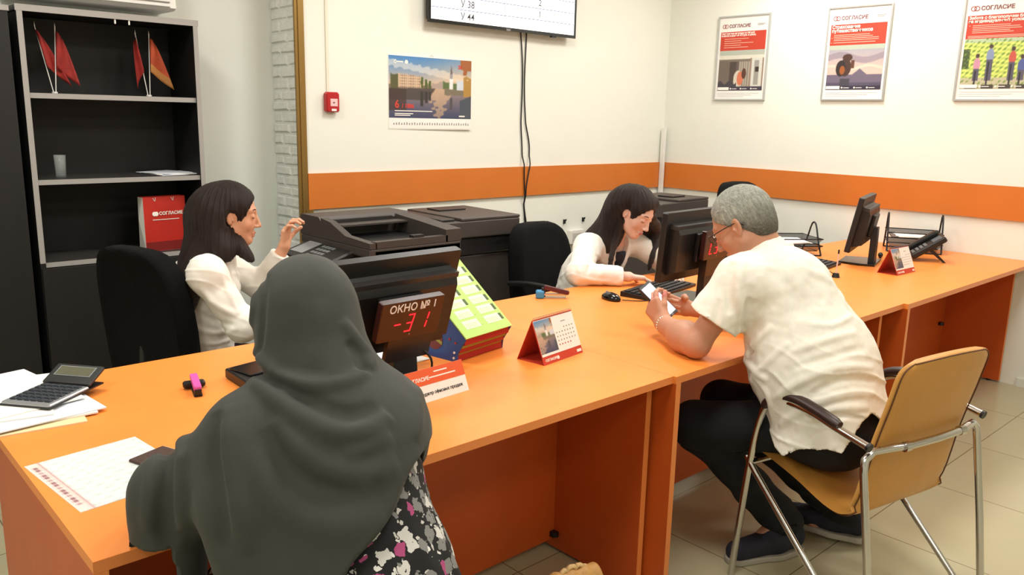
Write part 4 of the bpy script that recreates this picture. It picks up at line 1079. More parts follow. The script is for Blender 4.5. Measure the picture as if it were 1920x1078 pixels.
def mesh_sdf(fn, lo, hi, h):
    lo = np.array(lo, np.float32); hi = np.array(hi, np.float32)
    q = 4; H = h * q
    n = np.ceil((hi - lo) / H).astype(int) + 1
    ax = [lo[i] + H * (np.arange(n[i]) + .5) for i in range(3)]
    G = np.stack(np.meshgrid(*ax, indexing='ij'), -1).reshape(-1, 3).astype(np.float32)
    c = fn(G).reshape(n)
    V = np.repeat(np.repeat(np.repeat(c, q, 0), q, 1), q, 2).astype(np.float32)
    near = np.abs(c) < H * 1.9
    I = np.argwhere(near)
    off = np.stack(np.meshgrid(range(q), range(q), range(q), indexing='ij'), -1).reshape(-1, 3)
    for s0 in range(0, len(I), 4000):
        J = (I[s0:s0 + 4000, None, :] * q + off[None]).reshape(-1, 3)
        P = (lo + h * (J + .5)).astype(np.float32)
        V[J[:, 0], J[:, 1], J[:, 2]] = fn(P)
    S = V < 0
    n = V.shape
    # cells touching near blocks with a sign change
    A = S[:-1, :-1, :-1]; mx = A.copy(); mn = A.copy()
    for dx in (0, 1):
        for dy in (0, 1):
            for dz in (0, 1):
                B = S[dx:n[0] - 1 + dx, dy:n[1] - 1 + dy, dz:n[2] - 1 + dz]; mx |= B; mn &= B
    cells = np.argwhere(mx & ~mn)
    idx = -np.ones(mx.shape, np.int32); idx[tuple(cells.T)] = np.arange(len(cells))
    corners = np.array([(x, y, z) for x in (0, 1) for y in (0, 1) for z in (0, 1)])
    cv = np.stack([V[tuple((cells + c_).T)] for c_ in corners], 1)
    acc = np.zeros((len(cells), 3)); cnt = np.zeros(len(cells))
    for i in range(8):
        for j in range(i + 1, 8):
            if np.abs(corners[i] - corners[j]).sum() == 1:
                a, b = cv[:, i], cv[:, j]; m = (a < 0) != (b < 0)
                t = np.where(m, a / np.where(m, a - b, 1), 0)
                p = corners[i] + t[:, None] * (corners[j] - corners[i])
                acc += p * m[:, None]; cnt += m
    P = (lo + h * (cells + acc / cnt[:, None] + .5)).astype(np.float32)
    faces = []
    for axis in range(3):
        o1 = [0, 0, 0]; o1[axis] = 1
        sl = [slice(None)] * 3; sl2 = [slice(None)] * 3; sl[axis] = slice(0, -1); sl2[axis] = slice(1, None)
        a = S[tuple(sl)]; b = S[tuple(sl2)]
        E = np.argwhere(a != b)
        u, v = [(1, 2), (2, 0), (0, 1)][axis]
        ok = (E[:, u] > 0) & (E[:, v] > 0) & (E[:, u] < n[u] - 1) & (E[:, v] < n[v] - 1); E = E[ok]
        du = np.zeros(3, int); du[u] = 1; dv = np.zeros(3, int); dv[v] = 1
        ids = [idx[tuple((E - k).T)] for k in (du + dv, dv, 0 * du, du)]
        F = np.stack(ids, 1); flip = ~a[tuple(E.T)]
        F[flip] = F[flip][:, ::-1]
        faces.append(F[(F >= 0).all(1)])
    F = np.concatenate(faces)
    for _ in range(2):       # pull the vertices onto the surface
        e = h * .4; d = fn(P)
        g = np.stack([fn(P + A3([e if i == k else 0 for i in range(3)])) - d for k in range(3)], 1) / e
        gl = (g ** 2).sum(1) + 1e-6
        stp = -(d / gl)[:, None] * g; ln = np.sqrt((stp ** 2).sum(1))[:, None]
        P = P + stp * np.minimum(1, h * .7 / (ln + 1e-9))
    return P, F
def sdf_obj(name, fn, lo, hi, h, m, parent=None, color=None):
    P, F = mesh_sdf(fn, lo, hi, h)
    me = bpy.data.meshes.new(name)
    me.vertices.add(len(P)); me.vertices.foreach_set('co', P.astype(np.float32).ravel())
    me.loops.add(len(F) * 4); me.loops.foreach_set('vertex_index', F.astype(np.int32).ravel())
    me.polygons.add(len(F)); me.polygons.foreach_set('loop_start', np.arange(0, len(F) * 4, 4, dtype=np.int32))
    me.polygons.foreach_set('use_smooth', np.ones(len(F), bool))
    me.update(calc_edges=True); me.validate()
    me.materials.append(m)
    if color is not None:
        rgb = np.clip(color(P), 0, 255) / 255.
        lin = np.where(rgb <= .04045, rgb / 12.92, ((rgb + .055) / 1.055) ** 2.4)
        ca = me.color_attributes.new('Col', 'FLOAT_COLOR', 'POINT')
        ca.data.foreach_set('color', np.concatenate([lin, np.ones((len(P), 1))], 1).astype(np.float32).ravel())
    o = bpy.data.objects.new(name, me); COL.objects.link(o)
    if parent is not None: o.parent = parent
    return o
def hsh(I): 
    x = np.sin(I[..., 0] * 127.1 + I[..., 1] * 311.7 + I[..., 2] * 74.7) * 43758.5453
    return x - np.floor(x)
def vnoise(P, s):
    Q = P.astype(np.float64) * s; I = np.floor(Q); f = Q - I; f = f * f * (3 - 2 * f); r = 0
    for dx in (0, 1):
        for dy in (0, 1):
            for dz in (0, 1):
                w_ = (f[:, 0] if dx else 1 - f[:, 0]) * (f[:, 1] if dy else 1 - f[:, 1]) * (f[:, 2] if dz else 1 - f[:, 2])
                r = r + w_ * hsh(I + np.array([dx, dy, dz]))
    return (r * 2 - 1).astype(np.float32)
def seg_dist(P, pts):
    d = np.full(len(P), 9., np.float32); tt = np.zeros(len(P), np.float32); n = len(pts) - 1
    for i in range(n):
        a, b = A3(pts[i]), A3(pts[i + 1]); ab = b - a; h = np.clip((P - a) @ ab / (ab @ ab + 1e-12), 0, 1)
        x = np.sqrt(((P - a - h[:, None] * ab) ** 2).sum(1)); m = x < d; d[m] = x[m]; tt[m] = (i + h[m]) / n
    return d, tt
def look(px, py):          # sight line through a point of the photograph (1920 x 1078)
    d = F_ + R_ * ((px - 960) / 1533.93) - U_ * ((py - 539) / 1533.93); return np.array(d, np.float32)
def on_cloth(fn, px, py, t0=.3):
    d = look(px, py); o = A3(CAM); t = t0
    for _ in range(90):
        x = float(fn((o + d * t)[None])[0])
        if x < .0008: break
        t += max(x * .7, .0008)
        if t > 4: break
    return tuple(o + d * t)
def folds(fn, spec):
    """spec: (list of photo points, height, width). returns polylines lying on the cloth"""
    out = []
    for pts, hgt, wid in spec:
        P = [tuple(p) for p in smooth_path([(a, b, 0) for a, b in pts], 3)]
        out.append(([on_cloth(fn, p[0], p[1]) for p in P], hgt, wid))
    return out
def fold_disp(P, FL):
    r = np.zeros(len(P), np.float32)
    for pts, hgt, wid in FL:
        d, t = seg_dist(P, pts)
        env = np.clip(np.minimum(t, 1 - t) * 4, 0, 1) ** .7
        r += hgt * np.exp(-(d / wid) ** 2) * env
    return r

# ---------------- head, local frame x right, y towards the face, z up
def frame(yaw_dir, pitch=0., roll=0.):
    f = Vector((yaw_dir[0], yaw_dir[1], 0)).normalized(); r = Vector((f.y, -f.x, 0))
    R = Matrix((r, f, Vector((0, 0, 1)))).transposed()
    return R @ Euler((-pitch, roll, 0)).to_matrix()
class LocalFn:
    def __init__(s, f, R, c, sc=1.0): s.f = f; s.R = np.array(R, np.float32); s.c = A3(c); s.sc = sc
    def __call__(s, P): return s.f(((P - s.c) @ s.R) / s.sc) * s.sc
    def w(s, p): return tuple(s.c + s.R @ (A3(p) * s.sc))
def head_sdf(fem=True, full=0.0):
    s = SDF(.02); er = .80 if fem else 1.0
    s.ell((0, -.012, .035), (.074, .094, .088))
    s.ell((0, .024, -.015), (.060 + full, .064, .084))
    for x in (-1, 1):
        s.cap((x * .050, .0, -.045), (x * .018, .056, -.086), .017 + full, .014, k=.03)
        s.ell((x * .038, .052, -.022), (.020 + full, .018, .018), k=.02)
        s.cap((x * .012, .080, .033), (x * .045, .066, .034), .0075 if fem else .010, .006, k=.014)
    s.ell((0, .060, -.086), (.021, .020, .017), k=.02)
    if full: s.ell((0, .02, -.09), (.045, .05, .03), k=.03)
    s.cap((0, .084, .022), (0, .101, -.022), .0058, .0088, k=.010)
    s.ell((0, .102, -.026), (.0095, .010, .008), k=.006)
    for x in (-1, 1): s.ell((x * .0115, .093, -.029), (.0065, .009, .006), k=.005)
    for x in (-1, 1): s.sub((x * .031, .094, .012), (.016, .014, .011), k=.012)
    for x in (-1, 1): s.ell((x * .031, .071, .011), (.0138, .0138, .012), k=.004)
    s.cap((-.017, .083, -.0555), (.017, .083, -.0555), .0042, k=.006); s.cap((-.006, .088, -.0545), (.006, .088, -.0545), .0042, k=.005)
    s.cap((-.014, .084, -.066), (.014, .084, -.066), .0052, k=.006)
    s.sub((0, .094, -.0605), (.019, .010, .0016), k=.003)
    for x in (-1, 1):
        R = Euler((.15, 0, x * .35)).to_matrix() 
        s.ell((x * .0755, -.006, .0), (.0065 * er, .0165 * er, .030 * er), R, k=.006)
        s.sub((x * (.083 if not fem else .0815), -.002, .003), (.006 * er, .009 * er, .018 * er), R, k=.004)
        s.ell((x * .078, .006, -.004), (.004, .004, .006), k=.004)
    return s
def skin_paint(lf, base, blush=(206, 130, 108)):
    def f(P):
        q = ((P - lf.c) @ lf.R) / lf.sc; o = np.tile(np.array(base, float), (len(P), 1))
        def put(m, c): 
            m = np.clip(m, 0, 1)[:, None]; o[:] = o * (1 - m) + np.array(c, float) * m
        for x in (-1, 1): put(.35 * np.exp(-(((q[:, 0] - x * .042) / .018) ** 2 + ((q[:, 2] + .02) / .016) ** 2 + ((q[:, 1] - .06) / .03) ** 2)), blush)
        put(.85 * np.exp(-((q[:, 0] / .016) ** 4 + ((q[:, 2] + .0605) / .0095) ** 4)) * (q[:, 1] > .078), (176, 84, 80))
        return o
    return f
def finger(s, o, d, n, L, r, curl, k=.004):
    """o root, d direction, n palm normal; bends towards n"""
    p = Vector(o); d = Vector(d).normalized(); n = Vector(n).normalized(); ax = d.cross(n).normalized(); ang = 0
    for i, l in enumerate(L):
        ang += curl[i]; dd = Matrix.Rotation(ang, 3, ax) @ d
        q = p + dd * l; s.cap(p, q, r * (1 - .08 * i), r * (1 - .08 * (i + 1)), k=k); p = q
    return p
def hand_sdf(wrist, d, n, side, curl=(.3, .4, .3), thumb=(.2, .3), spread=.06, sc=1.0, tdir=None):
    """d: wrist to knuckles, n: palm normal (where the palm looks), side: vector towards the thumb side"""
    s = SDF(.010); d = Vector(d).normalized(); n = Vector(n); n = (n - d * n.dot(d)).normalized(); t = Vector(side); t = (t - d * t.dot(d) - n * t.dot(n)).normalized()
    W = Vector(wrist); tips = []
    for i, (off, L, r) in enumerate(((.028, (.040, .025, .020), .0086), (.009, (.044, .028, .021), .0088), (-.010, (.041, .026, .020), .0084), (-.027, (.033, .020, .018), .0075))):
        k = W + (d * (.088 - .004 * abs(i - 1) - (.006 if i == 3 else 0)) + t * off) * sc
        s.cap(W + (d * .012 + t * off * .55) * sc, k, .0135 * sc, .0115 * sc, k=.012)
        cu = curl[i] if isinstance(curl[0], (tuple, list)) else curl
        tips.append(finger(s, k, d + t * spread * (1.2 - i * .8), n, [l * sc for l in L], r * sc, cu))
    b = W + (d * .022 + t * .022 + n * .004) * sc
    td = Vector(tdir).normalized() if tdir is not None else (d * .75 + t * .65 + n * .15).normalized()
    s.cap(W + d * .012 * sc, b, .015 * sc, .0145 * sc, k=.012)
    tips.append(finger(s, b, td, (n - t * .5), (.040 * sc, .030 * sc, .025 * sc), .0105 * sc, (0, thumb[0], thumb[1]), k=.006))
    return s, tips
HAIRD = mat('dark_brown_hair', (44, 26, 20), .42, noise=(60, .35, (6, 6, .5)), bump=(260, .9, (5, 5, .25)), spec=.5)
HAIRG = mat('grey_short_hair', (126, 124, 112), .6, attr=True, bump=(330, .8, (2, 2, .4)))
def skin(name, rgb): return mat(name, rgb, .5, attr=True, sss=.08, bump=(180, .06))
SHIRT = mat('white_linen', (238, 234, 222), .85, noise=(60, .05), bump=(900, .10))
BLOUSE = mat('white_blouse', (240, 236, 226), .8, bump=(500, .12))
TROUS = mat('black_trousers', (14, 15, 20), .9, bump=(300, .2))
DARKTOP = mat('dark_navy_top', (20, 24, 36), .8)
HIJAB = mat('dark_grey_green_scarf', (54, 56, 50), .8, noise=(26, .05), bump=(600, .1), sheen=.05)
NAVY = mat('navy_suede', (34, 36, 50), .8, noise=(50, .25), bump=(200, .3))
SOLE = mat('grey_white_sole', (168, 162, 150), .6)
def lash(lf, parent, name='eyelash'):
    for x in (-1, 1):
        m = MB(); pts = [lf.w((x * (.031 + .0135 * math.cos(a)), .0835 - .0075 * abs(math.cos(a)) ** 2, .0085 - .0035 * math.sin(a))) for a in np.linspace(.1, math.pi - .1, 8)]
        m.tube(pts, .0011, mat('lash_dark', (30, 20, 18), .6), 5); m.build(name, parent)
        m = MB(); pts = [lf.w((x * u, .088 - .35 * (u - .012), .033 + .006 * math.sin((u - .012) * 80))) for u in np.linspace(.014, .046, 6)]
        m.tube(pts, [.0014, .002, .0021, .0019, .0015, .0008], mat('brow_dark', (58, 40, 32), .8), 6); m.build('eyebrow', parent)
def box_about(pts, pad): 
    a = np.array([tuple(p) for p in pts]); return a.min(0) - pad, a.max(0) + pad

# ============================================================ MAN in the white shirt
def build_man():
    t = thing('person', 'grey-haired person in a white linen shirt leaning on the desk, looking at a phone', 'person', (0, 0, 0))
    pel = (2.075, -.295, .575); bel = (2.085, -.21, .74); che = (2.10, -.075, .96); nk = (2.085, -.01, 1.075)
    shL, shR = (1.935, -.02, 1.01), (2.185, -.07, .955)
    elL, wrL = (1.835, .070, .799), (1.940, .280, .806)
    elR, wrR = (2.36, .09, .80), (2.175, .345, .815)
    hL, kL, aL = (2.07, -.26, .555), (1.950, .13, .475), (2.19, -.10, .13)
    hR, kR, aR = (2.18, -.28, .555), (2.17, .16, .50), (2.455, -.195, .12)
    R = frame((-.22, .975), .62, .05); hc = (2.045, .060, 1.165)
    lf = LocalFn(head_sdf(False, .004), R, hc, 1.03)
    b = SDF(.03)
    b.cap(lf.w((0, -.03, -.03)), (2.085, -.03, 1.05), .056, .062, k=.03)
    b.cap(che, bel, .125, .14, k=.06); b.cap(bel, pel, .14, .13, k=.06); b.cap(shL, shR, .06, .06, k=.05)
    b.cap(shL, elL, .046, .041, k=.03); b.cap(shR, elR, .048, .041, k=.03)
    mid = lambda a, c, f: tuple(a[i] + (c[i] - a[i]) * f for i in range(3))
    b.cap(elL, mid(elL, wrL, .35), .046, .050, k=.02); b.cap(mid(elL, wrL, .3), wrL, .050, .030, k=.03)
    b.cap(elR, mid(elR, wrR, .35), .043, .044, k=.02); b.cap(mid(elR, wrR, .3), wrR, .043, .027, k=.03)
    for h_, k_, a_ in ((hL, kL, aL), (hR, kR, aR)):
        b.cap(h_, k_, .075, .052, k=.03); b.cap(k_, a_, .050, .036, k=.03)
    b.cap(aL, (2.10, -.055, .045), .032, .028, k=.03); b.cap(aR, (2.42, -.11, .045), .032, .028, k=.03)
    # hands: the left holds the phone, the right comes to tap it
    hl, tl = hand_sdf(wrL, (.10, .62, .55), (.92, .0, -.1), (-.30, -.35, .85), curl=((.5, .6, .5), (.6, .65, .5), (.7, .7, .5), (.8, .7, .5)), thumb=(.25, .25), tdir=(.28, .35, .85))
    hr, tr = hand_sdf(wrR, (-.62, .30, .18), (-.30, -.55, .15), (.1, -.1, .95), curl=((.5, .7, .4), (.9, .9, .5), (1.0, 1.0, .6), (1.0, 1.0, .6)), thumb=(.4, .4), tdir=(-.6, -.3, .5))
    b.grp(hl, wrL, .24, k=.018); b.grp(hr, wrR, .24, k=.018)
    b.grp(lf, hc, .17, k=.02)
    paint0 = skin_paint(lf, (188, 134, 106), (180, 100, 84))
    lo, hi = (1.68, -.50, .0), (2.62, .62, 1.33)
    sdf_obj('body', b, lo, hi, .0042, skin('man_skin', (188, 134, 106)), t, paint0)
    # hair: short cap
    hs = SDF(.015); hs.ell((0, -.016, .037), (.0795, .101, .096)); hs.ell((0, -.056, -.022), (.057, .044, .056), k=.03)
    def hair_local(q):
        d = hs(q); d = d + .0016 * np.sin(q[:, 0] * 900 + 5 * np.sin(q[:, 2] * 90)) * np.cos(q[:, 1] * 500 + q[:, 2] * 180)
        cut = q[:, 1] - (.060 + .10 * np.clip(q[:, 2] - .05, -.02, .2)) - .5 * np.clip(q[:, 2] - .085, 0, 1)       # keep the forehead free
        side = -.012 + .9 * np.clip(q[:, 1] + .012, 0, .1) - q[:, 2]                                                # sideburn line above the ear
        side = np.where(q[:, 1] < -.012, -.042 - q[:, 2] - 2.5 * np.clip(-.012 - q[:, 1], 0, .018) + .045, side)
        side = np.where(q[:, 1] < -.030, -.066 - q[:, 2], side)
        return smax(smax(d, cut, .006), side, .006)
    hf = LocalFn(hair_local, R, hc, 1.03)
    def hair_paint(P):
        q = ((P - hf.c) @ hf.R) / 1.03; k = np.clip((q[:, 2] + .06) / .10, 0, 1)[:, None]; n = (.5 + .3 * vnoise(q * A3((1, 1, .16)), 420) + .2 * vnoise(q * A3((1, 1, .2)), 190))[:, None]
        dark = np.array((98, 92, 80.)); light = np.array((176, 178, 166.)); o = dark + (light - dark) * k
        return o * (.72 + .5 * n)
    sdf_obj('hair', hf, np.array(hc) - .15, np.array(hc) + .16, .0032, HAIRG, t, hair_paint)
    # shirt
    s = SDF(.05)
    s.cap((2.08, -.085, .95), bel, .160, .182, k=.08); s.cap(bel, pel, .182, .160, k=.08)
    s.cap((2.01, -.07, 1.010), (2.12, -.085, .955), .100, .096, k=.07)
    s.cap(shL, shR, .075, .078, k=.05)
    s.cap((2.085, -.035, 1.03), (2.078, -.012, 1.085), .078, .070, k=.03)
    eL = mid(shL, elL, .62); eR = mid(shR, elR, .72)
    s.cap(shL, eL, .078, .088, k=.05); s.cap(shR, eR, .078, .082, k=.05)
    s.cap(pel, (2.03, -.27, .44), .165, .160, k=.05)
    FL = folds(s, [
        ([(1395, 480), (1385, 540), (1390, 600), (1378, 650)], .010, .012), ([(1375, 490), (1365, 540), (1368, 590)], -.007, .012),
        ([(1385, 650), (1410, 690), (1440, 715)], .010, .012), ([(1410, 560), (1395, 590), (1385, 640)], -.010, .012),
        ([(1450, 610), (1410, 650), (1395, 690)], .008, .010), ([(1480, 640), (1430, 690), (1405, 720)], .007, .010),
        ([(1600, 590), (1560, 610), (1510, 605)], .005, .009), ([(1610, 620), (1540, 640), (1480, 660)], .006, .011), ([(1625, 650), (1560, 668), (1490, 690)], -.005, .010),
        ([(1640, 690), (1570, 690), (1500, 715), (1450, 750)], .009, .011), ([(1645, 715), (1580, 712), (1520, 740)], -.007, .010),
        ([(1640, 740), (1580, 740), (1500, 770), (1460, 800)], .009, .011), ([(1630, 765), (1570, 765), (1510, 790)], .008, .010), ([(1620, 785), (1560, 780), (1530, 800)], -.006, .009),
        ([(1410, 700), (1440, 740), (1450, 790)], .007, .010), ([(1390, 690), (1415, 740), (1435, 800)], -.006, .010),
        ([(1500, 500), (1560, 530), (1590, 580)], .004, .016), ([(1440, 500), (1480, 540), (1500, 600)], -.004, .018), ([(1330, 590), (1310, 620), (1300, 650)], .006, .010), ([(1350, 560), (1340, 610), (1335, 650)], -.005, .010)])
    dL = A3(Vector(elL) - Vector(shL)); dL /= np.linalg.norm(dL); dR = A3(Vector(elR) - Vector(shR)); dR /= np.linalg.norm(dR)
    def shirt(P):
        e0 = s(P); d = e0 - 1.7 * fold_disp(P, FL) - .0030 * vnoise(P, 22) - .0016 * vnoise(P, 48)
        rg = 1 - np.abs(np.sin(P[:, 2] * 46 + P[:, 0] * 14 + 2.6 * vnoise(P, 7))); d = d - .0085 * rg ** 3 * np.clip((.90 - P[:, 2]) * 6, 0, 1) * np.clip((-.08 - P[:, 1]) * 8, 0, 1) * (.6 + .4 * vnoise(P, 9))
        dA = ((P - A3(eL)) @ dL) - .002 + .004 * vnoise(P, 20)       # cut beyond the sleeve hem
        nearL = (np.sqrt(((P - A3(eL)) ** 2).sum(1)) < .16) & (P[:, 0] < 1.955 + .25 * (P[:, 2] - .85)) 
        nearR = (np.sqrt(((P - A3(eR)) ** 2).sum(1)) < .15) & (P[:, 0] > 2.28)
        dB = ((P - A3(eR)) @ dR) - .03
        d = np.where(nearL, np.maximum(d, dA), d); d = np.where(nearR, np.maximum(d, dB), d)
        # hem, scalloped like shirt tails
        u_ = P[:, 0] * .72 - P[:, 1] * .68; hem = .498 + .050 * np.abs(np.sin((u_ - 1.52) * 22)) + .55 * np.clip(P[:, 1] + .20, 0, .3) + .8 * np.clip(u_ - 1.60, 0, .15) - P[:, 2]
        d = np.maximum(d, hem)
        # collar opening
        col = -(SDF._ell(P, A3((2.080, .03, 1.125)), A3((.075, .075, .055)), None)); d = smax(d, col, .008)
        thick = np.maximum(e0, d) + .017
        nearhem = (P[:, 2] < .62) | nearL | nearR
        return np.where(nearhem, np.maximum(d, -thick), d)
    sdf_obj('shirt', shirt, (1.72, -.56, .47), (2.52, .16, 1.20), .005, SHIRT, t)
    # collar band
    m = MB(); ring = [(2.080 + .078 * math.cos(a), -.014 + .070 * math.sin(a), 1.088 + .026 * math.cos(a - 1.2) * -1 * .0 - .030 * math.sin(a)) for a in np.linspace(0, 6.283, 25)]
    m.tube(ring, .010, SHIRT, 8, caps=False, flat=1.3); m.build('collar', t)
    # trousers
    p = SDF(.04)
    p.cap(pel, (pel[0] + .03, pel[1], .57), .145, .140, k=.05); p.cap((2.05, -.30, .57), (2.18, -.32, .57), .112, .120, k=.05)
    for h_, k_, a_ in ((hL, kL, aL), (hR, kR, aR)):
        p.cap(h_, k_, .094, .077, k=.05); p.cap(k_, a_, .072, .058, k=.035)
        p.cap(mid(k_, a_, .6), (a_[0] + .006, a_[1] - .004, a_[2] - .005), .064, .064, k=.02)
    def trous(P):
        d = p(P) - .004 * vnoise(P, 13) - .003 * np.sin(P[:, 2] * 70 + 3 * vnoise(P, 8)) * (P[:, 2] < .4)
        d = np.maximum(d, P[:, 2] - .655)
        d = np.maximum(d, .098 + .02 * vnoise(P, 6) - P[:, 2])
        d = np.maximum(d, np.where(P[:, 2] < .14, -(p(P) + .008), -9))
        return d
    sdf_obj('trousers', trous, (1.76, -.58, .06), (2.62, .30, .70), .006, TROUS, t)
    # shoes
    for (a_, toe, lift) in ((aL, (2.045, -.040, 0), .0), (aR, (2.425, -.09, 0), .02)):
        A = Vector((a_[0], a_[1], 0)); T_ = Vector((toe[0], toe[1], 0)); f = (T_ - A).normalized(); heel = A - f * .055; tip = heel + f * .285
        z0 = .014 + lift
        sh = SDF(.03)
        sh.cap(heel + Vector((0, 0, z0 + .042)), heel + f * .08 + Vector((0, 0, z0 + .04)), .040, .042)
        sh.cap(heel + f * .08 + Vector((0, 0, z0 + .04)), tip - f * .05 + Vector((0, 0, z0 + .024)), .044, .038)
        sh.cap(heel + f * .01 + Vector((0, 0, z0 + .07)), heel + f * .09 + Vector((0, 0, z0 + .062)), .038, .040)
        cut = lambda P, z0=z0: np.maximum(sh(P), z0 - P[:, 2])
        c0 = A + f * .09
        so = sdf_obj('shoe', cut, (min(heel.x, tip.x) - .07, min(heel.y, tip.y) - .07, 0), (max(heel.x, tip.x) + .07, max(heel.y, tip.y) + .07, .16), .004, NAVY, t)
        def sole(P, z0=z0):
            Q = P.copy(); Q[:, 2] = z0 + .03
            return np.maximum(sh(Q) - .003, np.abs(P[:, 2] - z0 * .5 - .004 - lift * .4) - .0105)
        sdf_obj('sole', sole, (min(heel.x, tip.x) - .07, min(heel.y, tip.y) - .07, -.01), (max(heel.x, tip.x) + .07, max(heel.y, tip.y) + .07, .06), .004, SOLE, so)
    # glasses
    g = MB(); GF = mat('dark_glasses_frame', (40, 30, 28), .3, metal=.4)
    for x in (-1, 1):
        g.tube([lf.w((x * .034 + .022 * math.cos(a), .100, .010 + .016 * math.sin(a))) for a in np.linspace(0, 6.283, 17)], .0013, GF, 5, caps=False)
        g.tube([lf.w(q) for q in ((x * .056, .100, .016), (x * .072, .088, .017), (x * .0775, .03, .016), (x * .0785, -.012, .014), (x * .0775, -.03, -.006))], .0016, GF, 6)
    g.tube([lf.w((-.012, .101, .014)), lf.w((0, .107, .017)), lf.w((.012, .101, .014))], .0013, GF, 5)
    g.build('glasses', t)
    # bracelet
    d = (Vector(wrL) - Vector(elL)).normalized(); c = Vector(wrL) - d * .012; a = d.cross(Vector((0, 0, 1))).normalized(); bb = d.cross(a)
    m = MB()
    for k in range(22):
        an = k / 22 * 6.283; r = .0315; m.ell(tuple(c + a * math.cos(an) * r + bb * math.sin(an) * r), (.0042, .0042, .0042), mat('steel_link', (220, 214, 200), .25, metal=.9), 5)
    m.build('bracelet', t)
    # phone
    pt = bpy.data.objects.new('smartphone', None); COL.objects.link(pt)
    tag(pt, 'black smartphone with a bright screen held by the man in the white shirt', 'phone')
    top = Vector((1.968, .395, .918)); bot = Vector((2.012, .300, .826)); 
    c = (top + bot) / 2; yv = (top - bot).normalized(); nv = Vector((-.10, -.62, .76)); nv = (nv - yv * nv.dot(yv)).normalized(); xv = yv.cross(nv)
    pt.matrix_world = Matrix.Translation(c) @ Matrix((xv, yv, nv)).transposed().to_4x4()
    MB().box(-.037, .037, -.076, .076, -.004, .004, BLACK, bev=.002).build('case', pt)
    MB().box(-.032, .032, -.066, .066, .004, .0047, mat('phone_screen', (240, 240, 244), .2, emit=((240, 240, 248), .7))).build('screen', pt)
    MB().box(-.006, .006, -.0735, -.068, .004, .0047, GREYP).build('home_button', pt)
    return t

